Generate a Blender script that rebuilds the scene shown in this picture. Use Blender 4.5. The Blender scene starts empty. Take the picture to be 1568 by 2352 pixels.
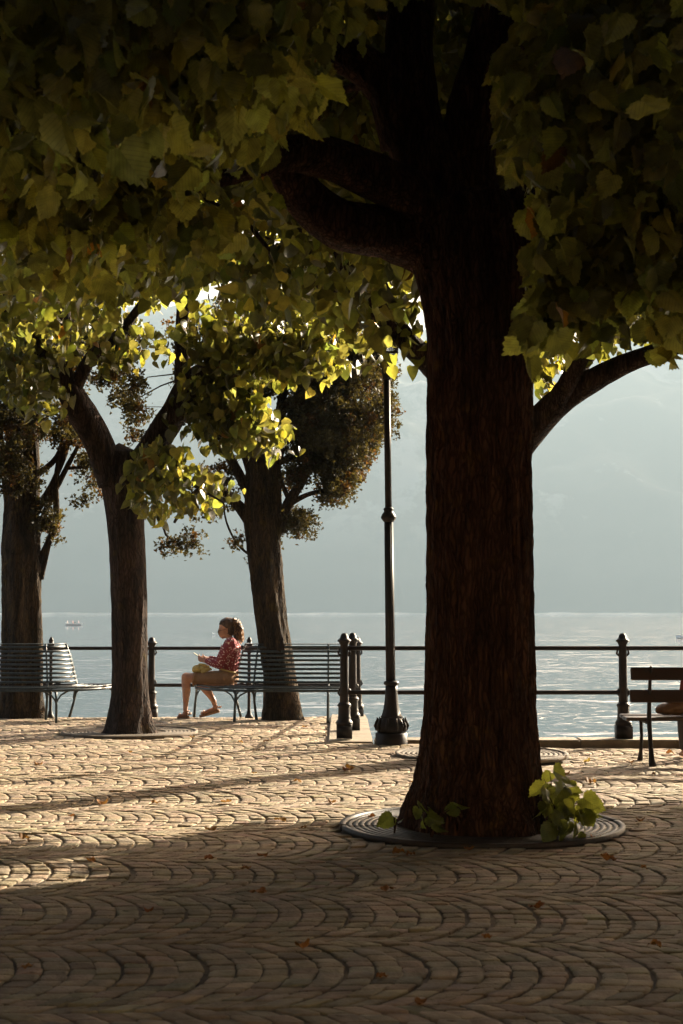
import bpy, bmesh, math, random
import numpy as np
from mathutils import Vector, Matrix, noise
R = math.radians
rng = np.random.default_rng(7)
random.seed(7)
S = bpy.context.scene
COL = S.collection

# ------------------------------------------------------------------ camera, world, sun, exposure
F = 3440.0            # focal length in units of a 1568 px wide frame
CAMH = 1.4
PITCH = math.atan((1403 - 1175.5) / F)
cam = bpy.data.cameras.new('camera'); camo = bpy.data.objects.new('camera', cam); COL.objects.link(camo)
cam.sensor_fit = 'HORIZONTAL'; cam.sensor_width = 24.0; cam.lens = 24.0 * F / 1568
camo.location = (0, 0, CAMH); camo.rotation_euler = (R(90) + PITCH, 0, 0)
cam.clip_start = 0.05; cam.clip_end = 20000
cam.dof.use_dof = True; cam.dof.focus_distance = 17.5; cam.dof.aperture_fstop = 7.0
S.camera = camo
SUN_AZ, SUN_EL = R(43), R(21)       # azimuth from +Y towards +X
SD = Vector((math.sin(SUN_AZ) * math.cos(SUN_EL), math.cos(SUN_AZ) * math.cos(SUN_EL), math.sin(SUN_EL)))
w = bpy.data.worlds.new('World'); S.world = w; w.use_nodes = True
nt = w.node_tree; bg = nt.nodes['Background']
sky = nt.nodes.new('ShaderNodeTexSky'); sky.sky_type = 'NISHITA'; sky.sun_disc = False
sky.sun_elevation = SUN_EL; sky.sun_rotation = SUN_AZ; sky.dust_density = 10.0; sky.air_density = 1.0
tn = nt.nodes.new('ShaderNodeMix'); tn.data_type = 'RGBA'; tn.blend_type = 'MULTIPLY'; tn.inputs[0].default_value = 1; tn.inputs[7].default_value = (1.0, 0.90, 0.82, 1)
nt.links.new(sky.outputs[0], tn.inputs[6]); nt.links.new(tn.outputs[2], bg.inputs[0]); bg.inputs[1].default_value = 0.095
sl = bpy.data.lights.new('sun', 'SUN'); slo = bpy.data.objects.new('sun', sl); COL.objects.link(slo)
sl.energy = 5.0; sl.angle = R(0.5); sl.color = (1.0, 0.88, 0.67)
slo.rotation_euler = SD.to_track_quat('Z', 'Y').to_euler()
S.view_settings.view_transform = 'Standard'; S.view_settings.look = 'None'
S.view_settings.gamma = 1.0; S.view_settings.exposure = 3.0
S.cycles.use_denoising = True
S.cycles.volume_bounces = 1; S.cycles.max_bounces = 8; S.cycles.diffuse_bounces = 2; S.cycles.transmission_bounces = 6
S.cycles.sample_clamp_indirect = 6.0
S.cycles.volume_step_rate = 1.0

def P(u, v, d):
    """world point seen at (u, v) of the 1568x2351 frame at distance y = d"""
    a = (u - 784) / F; b = (1175.5 - v) / F
    X = Vector((a, math.cos(PITCH) - b * math.sin(PITCH), math.sin(PITCH) + b * math.cos(PITCH)))
    X *= d / X.y
    return Vector((X.x, d, CAMH + X.z))
def G(u, v, z=0.0):
    a = (u - 784) / F; b = (1175.5 - v) / F
    X = Vector((a, math.cos(PITCH) - b * math.sin(PITCH), math.sin(PITCH) + b * math.cos(PITCH)))
    X *= (z - CAMH) / X.z
    return Vector((X.x, X.y, z))
cP, sP = math.cos(PITCH), math.sin(PITCH)
def proj(p):
    """numpy (n,3) -> u, v, depth"""
    y = p[:, 1]; z = p[:, 2] - CAMH
    dep = y * cP + z * sP; up = -y * sP + z * cP
    dep = np.where(dep < 0.05, 0.05, dep)
    return 784 + F * p[:, 0] / dep, 1175.5 - F * up / dep, dep
def inpoly(u, v, poly):
    r = np.zeros(len(u), bool); n = len(poly)
    for i in range(n):
        x0, y0 = poly[i]; x1, y1 = poly[(i + 1) % n]
        if y0 == y1: continue
        c = ((y0 > v) != (y1 > v)) & (u < (x1 - x0) * (v - y0) / (y1 - y0) + x0)
        r ^= c
    return r

# ------------------------------------------------------------------ materials
def mat(name, col=(0.5, 0.5, 0.5), rough=0.6, metal=0.0, spec=0.5):
    m = bpy.data.materials.new(name); m.use_nodes = True
    b = m.node_tree.nodes['Principled BSDF']
    b.inputs['Base Color'].default_value = (*col, 1); b.inputs['Roughness'].default_value = rough
    b.inputs['Metallic'].default_value = metal; b.inputs['Specular IOR Level'].default_value = spec
    return m
def N(m, t, **kw):
    n = m.node_tree.nodes.new(t)
    for k, v in kw.items(): setattr(n, k, v)
    return n
def L(m, a, b): m.node_tree.links.new(a, b)
def noisy(name, c1, c2, scale=5, rough=0.7, bump=0.3, bscale=40, bdist=0.01, stretch=(1, 1, 1), metal=0, detail=6, spec=0.4, attr=False):
    m = mat(name, c1, rough, metal, spec); b = m.node_tree.nodes['Principled BSDF']
    tc = N(m, 'ShaderNodeTexCoord'); mp = N(m, 'ShaderNodeMapping'); mp.inputs['Scale'].default_value = stretch
    L(m, tc.outputs['Object'], mp.inputs[0])
    n = N(m, 'ShaderNodeTexNoise'); n.inputs['Scale'].default_value = scale; n.inputs['Detail'].default_value = detail
    L(m, mp.outputs[0], n.inputs['Vector'])
    cr = N(m, 'ShaderNodeValToRGB'); cr.color_ramp.elements[0].position = 0.35; cr.color_ramp.elements[1].position = 0.68
    cr.color_ramp.elements[0].color = (*c1, 1); cr.color_ramp.elements[1].color = (*c2, 1)
    L(m, n.outputs[0], cr.inputs[0])
    out = cr.outputs[0]
    if attr:
        at = N(m, 'ShaderNodeAttribute', attribute_name='tint')
        mx = N(m, 'ShaderNodeMix', data_type='RGBA', blend_type='MULTIPLY'); mx.inputs[0].default_value = 1
        L(m, out, mx.inputs[6]); L(m, at.outputs['Color'], mx.inputs[7]); out = mx.outputs[2]
    L(m, out, b.inputs['Base Color'])
    n2 = N(m, 'ShaderNodeTexNoise'); n2.inputs['Scale'].default_value = bscale; n2.inputs['Detail'].default_value = 8
    L(m, mp.outputs[0], n2.inputs['Vector'])
    bp = N(m, 'ShaderNodeBump'); bp.inputs['Strength'].default_value = bump; bp.inputs['Distance'].default_value = bdist
    L(m, n2.outputs[0], bp.inputs['Height']); L(m, bp.outputs[0], b.inputs['Normal'])
    return m
def bark_mat(name, c1, c2, bump=0.9):
    m = noisy(name, c1, c2, scale=13, rough=0.95, bump=1.0, bscale=30, bdist=0.05, stretch=(1, 1, 0.16), spec=0.15)
    b = m.node_tree.nodes['Principled BSDF']; tc = N(m, 'ShaderNodeTexCoord')
    dn = N(m, 'ShaderNodeTexNoise'); dn.inputs['Scale'].default_value = 5; L(m, tc.outputs['Object'], dn.inputs['Vector'])
    mv = N(m, 'ShaderNodeVectorMath', operation='MULTIPLY_ADD'); L(m, dn.outputs['Color'], mv.inputs[0]); mv.inputs[1].default_value = (.10, .10, .25); L(m, tc.outputs['Object'], mv.inputs[2])
    mp = N(m, 'ShaderNodeMapping'); mp.inputs['Scale'].default_value = (1, 1, .15); L(m, mv.outputs[0], mp.inputs[0])
    vo = N(m, 'ShaderNodeTexVoronoi', feature='DISTANCE_TO_EDGE'); vo.inputs['Scale'].default_value = 34; L(m, mp.outputs[0], vo.inputs['Vector'])
    mr = N(m, 'ShaderNodeMapRange'); mr.inputs[1].default_value = 0.02; mr.inputs[2].default_value = 0.22; mr.inputs[3].default_value = .62; mr.inputs[4].default_value = 1.25; L(m, vo.outputs['Distance'], mr.inputs[0])
    li = N(m, 'ShaderNodeTexNoise'); li.inputs['Scale'].default_value = 6.5; li.inputs['Detail'].default_value = 6; L(m, tc.outputs['Object'], li.inputs['Vector'])
    lr = N(m, 'ShaderNodeMapRange'); lr.inputs[1].default_value = .58; lr.inputs[2].default_value = .70; lr.inputs[4].default_value = .55; L(m, li.outputs[0], lr.inputs[0])
    src = b.inputs['Base Color'].links[0].from_socket; mx = N(m, 'ShaderNodeMix', data_type='RGBA'); L(m, lr.outputs[0], mx.inputs[0]); L(m, src, mx.inputs[6]); mx.inputs[7].default_value = (c2[0] * 1.25, c2[1] * 1.35, c2[2] * .6, 1)
    sc = N(m, 'ShaderNodeVectorMath', operation='SCALE'); L(m, mx.outputs[2], sc.inputs[0]); L(m, mr.outputs[0], sc.inputs['Scale']); L(m, sc.outputs[0], b.inputs['Base Color'])
    bp0 = b.inputs['Normal'].links[0].from_node; b2 = N(m, 'ShaderNodeBump'); b2.inputs['Strength'].default_value = .9; b2.inputs['Distance'].default_value = .02
    L(m, mr.outputs[0], b2.inputs['Height']); L(m, bp0.outputs[0], b2.inputs['Normal']); L(m, b2.outputs[0], b.inputs['Normal'])
    return m
def leaf_mat(name, diff, trans, tw=0.55, rough=0.42, spec=0.35):
    m = bpy.data.materials.new(name); m.use_nodes = True; t = m.node_tree; t.nodes.clear()
    out = N(m, 'ShaderNodeOutputMaterial')
    at = N(m, 'ShaderNodeAttribute', attribute_name='tint')
    lc = N(m, 'ShaderNodeAttribute', attribute_name='leafuv')
    sep = N(m, 'ShaderNodeSeparateXYZ'); L(m, lc.outputs['Vector'], sep.inputs[0])
    ab = N(m, 'ShaderNodeMath', operation='ABSOLUTE'); L(m, sep.outputs[0], ab.inputs[0])
    mu = N(m, 'ShaderNodeMath', operation='MULTIPLY'); mu.inputs[1].default_value = 1.1; L(m, ab.outputs[0], mu.inputs[0])
    su = N(m, 'ShaderNodeMath', operation='SUBTRACT'); L(m, sep.outputs[1], su.inputs[0]); L(m, mu.outputs[0], su.inputs[1])
    m2 = N(m, 'ShaderNodeMath', operation='MULTIPLY'); m2.inputs[1].default_value = 44.0; L(m, su.outputs[0], m2.inputs[0])
    co = N(m, 'ShaderNodeMath', operation='COSINE'); L(m, m2.outputs[0], co.inputs[0])
    mr = N(m, 'ShaderNodeMapRange'); mr.inputs[1].default_value = 0.80; mr.inputs[2].default_value = 1.0
    mr.inputs[3].default_value = 1.0; mr.inputs[4].default_value = 0.66; L(m, co.outputs[0], mr.inputs[0])
    no = N(m, 'ShaderNodeTexNoise'); no.inputs['Scale'].default_value = 24; no.inputs['Detail'].default_value = 3
    tc = N(m, 'ShaderNodeTexCoord'); L(m, tc.outputs['Object'], no.inputs['Vector'])
    mr2 = N(m, 'ShaderNodeMapRange'); mr2.inputs[1].default_value = 0.3; mr2.inputs[2].default_value = 0.7
    mr2.inputs[3].default_value = 0.72; mr2.inputs[4].default_value = 1.2; L(m, no.outputs[0], mr2.inputs[0])
    m3 = N(m, 'ShaderNodeMath', operation='MULTIPLY'); L(m, mr.outputs[0], m3.inputs[0]); L(m, mr2.outputs[0], m3.inputs[1])
    def col(c):
        mx = N(m, 'ShaderNodeMix', data_type='RGBA', blend_type='MULTIPLY'); mx.inputs[0].default_value = 1
        mx.inputs[6].default_value = (*c, 1); L(m, at.outputs['Color'], mx.inputs[7])
        v = N(m, 'ShaderNodeVectorMath', operation='SCALE'); L(m, mx.outputs[2], v.inputs[0]); L(m, m3.outputs[0], v.inputs['Scale'])
        return v.outputs[0]
    pr = N(m, 'ShaderNodeBsdfPrincipled'); pr.inputs['Roughness'].default_value = rough; pr.inputs['Specular IOR Level'].default_value = spec
    L(m, col(diff), pr.inputs['Base Color'])
    tr = N(m, 'ShaderNodeBsdfTranslucent'); L(m, col(trans), tr.inputs['Color'])
    ms = N(m, 'ShaderNodeMixShader'); ms.inputs[0].default_value = tw
    L(m, pr.outputs[0], ms.inputs[1]); L(m, tr.outputs[0], ms.inputs[2]); L(m, ms.outputs[0], out.inputs[0])
    return m

M = {}
M['bark'] = bark_mat('linden_bark', (0.034, 0.016, 0.010), (0.10, 0.048, 0.029))
M['bark3'] = bark_mat('young_linden_bark', (0.020, 0.013, 0.010), (0.060, 0.038, 0.028))
M['bark2'] = bark_mat('conifer_bark', (0.018, 0.012, 0.008), (0.06, 0.038, 0.018))
M['leaf'] = leaf_mat('linden_leaf', (0.048, 0.046, 0.011), (0.48, 0.45, 0.068), 0.42)
M['needle'] = leaf_mat('conifer_sprays', (0.035, 0.030, 0.010), (0.15, 0.115, 0.025), 0.3, 0.7, 0.2)
M['dry'] = leaf_mat('fallen_leaf', (0.26, 0.12, 0.035), (0.34, 0.17, 0.04), 0.3, 0.7, 0.2)
M['stone'] = noisy('paving_stone', (0.192, 0.145, 0.097), (0.296, 0.229, 0.156), scale=9, rough=0.85, bump=0.7, bscale=55, bdist=0.012, attr=True, spec=0.25)
M['dirt'] = noisy('joint_dirt', (0.085, 0.062, 0.042), (0.15, 0.112, 0.075), scale=14, rough=0.95, bump=0.6, bscale=60)
M['slab'] = noisy('kerb_stone', (0.14, 0.11, 0.075), (0.23, 0.185, 0.13), scale=6, rough=0.85, bump=0.5, bscale=50)
M['slab2'] = noisy('worn_stone_ring', (0.08, 0.062, 0.045), (0.15, 0.117, 0.085), scale=9, rough=0.9, bump=0.5, bscale=50)
M['iron'] = noisy('painted_iron', (0.012, 0.009, 0.009), (0.024, 0.018, 0.017), scale=12, rough=0.5, bump=0.15, bscale=90, bdist=0.004, spec=0.2)
M['bench'] = noisy('green_blue_paint', (0.018, 0.026, 0.030), (0.034, 0.046, 0.050), scale=16, rough=0.38, bump=0.15, bscale=80, bdist=0.003)
M['wood'] = noisy('varnished_board', (0.022, 0.010, 0.007), (0.04, 0.018, 0.012), scale=6, rough=0.35, bump=0.3, bscale=40, bdist=0.004, stretch=(0.12, 1, 1))
M['grate'] = noisy('rusty_grate', (0.018, 0.012, 0.010), (0.045, 0.029, 0.021), scale=12, rough=0.6, bump=0.3, bscale=60)
M['glass'] = mat('lamp_glass', (0.25, 0.25, 0.23), 0.1); M['glass'].node_tree.nodes['Principled BSDF'].inputs['Transmission Weight'].default_value = 0.9

# ------------------------------------------------------------------ helpers
def tag(o, label=None, cat=None, group=None, kind=None):
    if label: o['label'] = label
    if cat: o['category'] = cat
    if group: o['group'] = group
    if kind: o['kind'] = kind
    return o
def empty(name, loc=(0, 0, 0), rz=0, **kw):
    o = bpy.data.objects.new(name, None); COL.objects.link(o); o.location = loc; o.rotation_euler = (0, 0, rz)
    o.empty_display_size = 0.2
    return tag(o, **kw)
def link(name, me, m=None, parent=None, smooth=False, **kw):
    o = bpy.data.objects.new(name, me); COL.objects.link(o)
    if m is not None and not me.materials: me.materials.append(m)
    if parent is not None: o.parent = parent
    if smooth: me.polygons.foreach_set('use_smooth', [True] * len(me.polygons))
    return tag(o, **kw)
def mesh_np(name, V, faces_flat, sizes):
    """V (n,3); flat loop verts; face sizes"""
    me = bpy.data.meshes.new(name)
    V = np.ascontiguousarray(V, dtype=np.float32); ff = np.ascontiguousarray(faces_flat, dtype=np.int32); sizes = np.asarray(sizes, dtype=np.int32)
    me.vertices.add(len(V)); me.vertices.foreach_set('co', V.ravel())
    me.loops.add(len(ff)); me.loops.foreach_set('vertex_index', ff)
    me.polygons.add(len(sizes)); st = np.concatenate([[0], np.cumsum(sizes)[:-1]]).astype(np.int32)
    me.polygons.foreach_set('loop_start', st); me.polygons.foreach_set('loop_total', sizes)
    me.update(calc_edges=True); me.validate()
    return me
def bm_mesh(name, bm):
    bmesh.ops.recalc_face_normals(bm, faces=bm.faces[:])
    me = bpy.data.meshes.new(name); bm.to_mesh(me); bm.free(); return me
def box(bm, c, s, rot=None, bev=0.0):
    r = bmesh.ops.create_cube(bm, size=1.0)
    vs = r['verts']
    for v in vs: v.co = Vector((v.co.x * s[0], v.co.y * s[1], v.co.z * s[2]))
    if bev > 0:
        es = list({e for v in vs for e in v.link_edges})
        rr = bmesh.ops.bevel(bm, geom=es, offset=bev, segments=2, affect='EDGES')
        vs = list({v for f in rr['faces'] for v in f.verts} | set(v for v in vs if v.is_valid))
    mt = Matrix.Translation(Vector(c)) @ (rot.to_4x4() if rot is not None else Matrix.Identity(4))
    for v in vs: v.co = mt @ v.co
    return vs
def catmull(pts, step):
    pts = [Vector(p) for p in pts]; out = []
    n = len(pts)
    for i in range(n - 1):
        p0 = pts[max(i - 1, 0)]; p1 = pts[i]; p2 = pts[i + 1]; p3 = pts[min(i + 2, n - 1)]
        k = max(1, int((p2 - p1).length / step))
        for j in range(k):
            t = j / k
            out.append((i + t, 0.5 * ((2 * p1) + (-p0 + p2) * t + (2 * p0 - 5 * p1 + 4 * p2 - p3) * t * t + (-p0 + 3 * p1 - 3 * p2 + p3) * t ** 3)))
    out.append((n - 1.0, pts[-1])); return out
def tube_np(pts, rad, seg=12, step=0.15, rfun=None):
    """swept tube -> V, quads (m,4); caps by closing to a point"""
    cs = catmull(pts, step)
    C = [c for _, c in cs]; T = [t for t, _ in cs]
    rr = np.interp(T, range(len(rad)), rad)
    V = []; n = len(C)
    tan = [(C[min(i + 1, n - 1)] - C[max(i - 1, 0)]).normalized() for i in range(n)]
    ref = Vector((0, 1, 0)) if abs(tan[0].y) < 0.9 else Vector((1, 0, 0))
    X = (ref - tan[0] * ref.dot(tan[0])).normalized()
    s = 0.0
    for i in range(n):
        X = (X - tan[i] * X.dot(tan[i])).normalized(); Y = tan[i].cross(X)
        if i: s += (C[i] - C[i - 1]).length
        for k in range(seg):
            a = 2 * math.pi * k / seg
            r = rr[i]
            if rfun: r = rfun(r, a, s, T[i], C[i])
            V.append(C[i] + X * (r * math.cos(a)) + Y * (r * math.sin(a)))
    V.append(C[0] - tan[0] * rr[0] * 0.3); V.append(C[-1] + tan[-1] * rr[-1] * 0.6)
    i = np.arange(n - 1)[:, None]; k = np.arange(seg)[None, :]; k2 = (k + 1) % seg
    Q = np.stack([i * seg + k, i * seg + k2, (i + 1) * seg + k2, (i + 1) * seg + k], -1).reshape(-1, 4)
    kk = np.arange(seg); b = n * seg
    T1 = np.stack([np.full(seg, b), (kk + 1) % seg, kk], -1); o = (n - 1) * seg
    T2 = np.stack([np.full(seg, b + 1), o + kk, o + (kk + 1) % seg], -1)
    return np.array([tuple(v) for v in V]), Q, np.concatenate([T1, T2])
class Acc:
    def __init__(s): s.V = []; s.F = []; s.S = []; s.n = 0
    def add(s, V, Q, Tt=None):
        s.V.append(V); s.F.append((Q + s.n).ravel()); s.S.append(np.full(len(Q), Q.shape[1]))
        if Tt is not None and len(Tt): s.F.append((Tt + s.n).ravel()); s.S.append(np.full(len(Tt), 3))
        s.n += len(V)
    def tube(s, pts, rad, seg=8, step=0.1, rfun=None):
        s.add(*tube_np(pts, rad, seg, step, rfun))
    def mesh(s, name):
        return mesh_np(name, np.concatenate(s.V), np.concatenate(s.F), np.concatenate(s.S))
def lathe(prof, seg=24, c=(0, 0, 0), rfun=None):
    V = []
    for i, (r, z) in enumerate(prof):
        for k in range(seg):
            a = 2 * math.pi * k / seg
            q = rfun(r, a, z) if rfun else r
            V.append((c[0] + q * math.cos(a), c[1] + q * math.sin(a), c[2] + z))
    n = len(prof)
    i = np.arange(n - 1)[:, None]; k = np.arange(seg)[None, :]; k2 = (k + 1) % seg
    Q = np.stack([i * seg + k, i * seg + k2, (i + 1) * seg + k2, (i + 1) * seg + k], -1).reshape(-1, 4)
    b = len(V); V.append((c[0], c[1], c[2] + prof[0][1])); V.append((c[0], c[1], c[2] + prof[-1][1]))
    kk = np.arange(seg); T1 = np.stack([np.full(seg, b), (kk + 1) % seg, kk], -1); o = (n - 1) * seg
    T2 = np.stack([np.full(seg, b + 1), o + kk, o + (kk + 1) % seg], -1)
    return np.array(V), Q, np.concatenate([T1, T2])
def fast_noise(p): return noise.noise(Vector(p))

# ------------------------------------------------------------------ ground
WATER = -2.2
def sstep(a, b, x):
    t = np.clip((x - a) / (b - a), 0, 1); return t * t * (3 - 2 * t)
def gz(x, y):
    x = np.asarray(x, float); y = np.asarray(y, float)
    return -0.045 * sstep(0.7, 2.6, x) * sstep(12.5, 15.0, y) - 0.05 * sstep(19.6, 20.5, y) * (x < 0.4)
def und(x, y): return 0.006 * np.sin(x * 2.1 + y * 1.3) + 0.005 * np.sin(y * 3.7 - x)
EDGE_L, EDGE_R, XC = 20.75, 16.03, 0.34
TREES = {'main': (0.91, 9.85, 0.93), 'second': (1.36, 14.7, 0.86), 'left': (-2.43, 17.35, 0.80)}

def build_ground():
    # base sheet under the stones, to beyond the frame on both sides
    xs = np.concatenate([np.linspace(-60, -8, 8), np.linspace(-7.5, 0.0, 26), [0.30], np.linspace(0.45, 9, 30), np.linspace(10, 60, 8)])
    ys = np.concatenate([np.linspace(-30, 3, 8), np.linspace(3.5, 16.0, 90)])
    X, Y = np.meshgrid(xs, ys); Z = gz(X, Y) + und(X, Y) * (np.abs(X) < 8) * (Y > 3) - 0.0110
    V = np.stack([X, Y, Z], -1).reshape(-1, 3); nx = len(xs)
    i, j = np.meshgrid(np.arange(len(ys) - 1), np.arange(nx - 1), indexing='ij')
    Q = np.stack([i * nx + j, i * nx + j + 1, (i + 1) * nx + j + 1, (i + 1) * nx + j], -1).reshape(-1, 4)
    a = Acc(); a.add(V, Q)
    xs = np.concatenate([np.linspace(-60, -8, 8), np.linspace(-7.5, -0.15, 26)]); ys = np.linspace(16.0, EDGE_L, 34)
    X, Y = np.meshgrid(xs, ys); Z = gz(X, Y) + und(X, Y) * (np.abs(X) < 8) * (Y > 3) - 0.0110; nx = len(xs)
    V = np.stack([X, Y, Z], -1).reshape(-1, 3)
    i, j = np.meshgrid(np.arange(len(ys) - 1), np.arange(nx - 1), indexing='ij')
    Q = np.stack([i * nx + j, i * nx + j + 1, (i + 1) * nx + j + 1, (i + 1) * nx + j], -1).reshape(-1, 4)
    a.add(V, Q)
    link('ground', a.mesh('ground'), M['dirt'], kind='structure')
    # cobbles in arcs
    per, cw, ns = 1.07, 0.108, 11
    Rr = 0.74
    rows = []
    y0 = 3.2
    nb = int((EDGE_L - y0) / per) + 2
    for b in range(nb):
        yc = y0 + b * per + per / 2
        span = 0.228 * (yc + 1) + 2.2
        off = rng.uniform(0, cw)
        for i in range(int(-span / cw), int(span / cw) + 1):
            jx = rng.normal(0, 0.006)
            ks = np.linspace(-0.5, 0.5, ns + 1) + np.concatenate([[0], rng.normal(0, 0.009, ns - 1), [0]])
            rows.append((i * cw + off + jx, yc, ks, rng.normal(0, 0.004, ns + 1)))
    # template of a stone in unit square
    e = 0.12
    ring = np.array([(e, 0), (1 - e, 0), (1, e), (1, 1 - e), (1 - e, 1), (e, 1), (0, 1 - e), (0, e)])
    inner = (ring - .5) * 0.93 + .5; core = (ring - .5) * 0.5 + .5
    tpl = np.concatenate([ring, ring, inner, core, [[.5, .5]]])
    tz = np.concatenate([np.full(8, -0.034), np.full(8, -0.0028), np.full(8, 0.0), np.full(8, 0.0005), [0.0007]])
    q = []
    for r_ in range(3):
        for k in range(8): q.append((r_ * 8 + k, r_ * 8 + (k + 1) % 8, (r_ + 1) * 8 + (k + 1) % 8, (r_ + 1) * 8 + k))
    q = np.array(q); t3 = np.array([(24 + k, 24 + (k + 1) % 8, 32) for k in range(8)])
    SX, SY, S0, S1, YC = [], [], [], [], []
    for (x0, yc, ks, _) in rows:
        for k in range(ns):
            SX.append(x0); YC.append(yc); S0.append(ks[k]); S1.append(ks[k + 1])
    SX, YC, S0, S1 = map(np.array, (SX, YC, S0, S1)); n = len(SX)
    def arcx(t): return np.sqrt(Rr * Rr - np.minimum(t * t, Rr * Rr * .98)) - Rr
    g = 0.0048
    wu = cw - 2 * g + rng.normal(0, 0.002, n)
    U = SX[:, None] + g + tpl[None, :, 0] * wu[:, None]
    g2 = 0.0022
    Tt = (S0[:, None] * per + g2) + tpl[None, :, 1] * ((S1 - S0)[:, None] * per - 2 * g2)
    wob = rng.normal(0, 0.0026, (n, 33, 2))
    wob[:, 8:16] = wob[:, 0:8]
    X = U + arcx(Tt) + wob[:, :, 0]; Y = YC[:, None] + Tt + wob[:, :, 1]
    # a slow warp so that the rows do not run ruler-straight
    Y = Y + 0.06 * np.sin(X * 0.7 + 1.3) + 0.03 * np.sin(X * 1.9)
    cx, cy = X.mean(1), Y.mean(1)
    keep = (cy < EDGE_L - 0.07) & ((cy < EDGE_R - 0.08) | (cx < -0.22)) & (cy > 3.3)
    for (tx, ty, tr) in TREES.values(): keep &= np.hypot(cx - tx, cy - ty) > tr + 0.03
    X, Y = X[keep], Y[keep]; cx, cy = cx[keep], cy[keep]; n = len(X)
    base = gz(cx, cy) + rng.normal(0, 0.0022, n)
    base += und(cx, cy)
    tx_, ty_ = rng.normal(0, 0.016, n), rng.normal(0, 0.018, n)
    Z = base[:, None] + tz[None] + (X - cx[:, None]) * tx_[:, None] + (Y - cy[:, None]) * ty_[:, None]
    Z[:, 16:] += rng.normal(0, 0.0009, (n, 17))
    V = np.stack([X, Y, Z], -1).reshape(-1, 3); o = (np.arange(n) * 33)[:, None, None]
    Q = (q[None] + o).reshape(-1, 4); T3 = (t3[None] + o).reshape(-1, 3)
    a = Acc(); a.add(V, Q, T3); me = a.mesh('pavement')
    tint = rng.normal(1.0, 0.12, n)[:, None] * (1 + rng.normal(0, 0.035, (n, 3)))
    big = 1 + 0.10 * np.sin(cx * 0.9 + 2) * np.sin(cy * 0.8)
    tint = np.clip(tint * big[:, None], 0.5, 1.5)
    at = me.attributes.new('tint', 'FLOAT_COLOR', 'POINT')
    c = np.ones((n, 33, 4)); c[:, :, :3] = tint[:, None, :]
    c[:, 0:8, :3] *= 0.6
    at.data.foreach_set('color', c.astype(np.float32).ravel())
    link('pavement', me, M['stone'], smooth=False, kind='structure')
build_ground()

def build_edges():
    # right kerb: blocks laid end to end, a step of stone along the water
    bm = bmesh.new(); x = 0.35; i = 0
    while x < 12:
        l = random.uniform(0.9, 1.3)
        box(bm, (x + l / 2, EDGE_R + 0.19, -0.085 + random.uniform(-.002, .002)), (l - 0.008, 0.36, 0.24), bev=0.012); x += l
    link('kerb', bm_mesh('kerb', bm), M['slab'], kind='structure')
    bm = bmesh.new(); y = 15.98
    for l in (0.95, 0.9, 0.97, 0.93, 0.98):
        box(bm, (0.095, y + l / 2, -0.10 + random.uniform(-.002, .002) - (0.035 if y > 19 else 0)), (0.48, l - 0.01, 0.24), bev=0.012); y += l
    link('kerb_strip', bm_mesh('kerb_strip', bm), M['slab'], kind='structure')
    m = noisy('quay_stone', (0.16, 0.13, 0.10), (0.27, 0.22, 0.17), scale=3, rough=0.9, bump=0.8, bscale=14, bdist=0.03)
    bm = bmesh.new()
    box(bm, (-29.83, EDGE_L - 0.35, -1.7), (60.3, 0.68, 3.26))
    box(bm, (0.10, 18.1, -1.75), (0.42, 4.1, 3.04))
    box(bm, (30.3, EDGE_R + 0.11, -1.75), (60, 0.44, 3.04))
    o = link('quay_wall', bm_mesh('quay_wall', bm), m)
    tag(o, 'stone quay wall under the promenade edge, dropping into the lake', 'wall')
build_edges()

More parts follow.
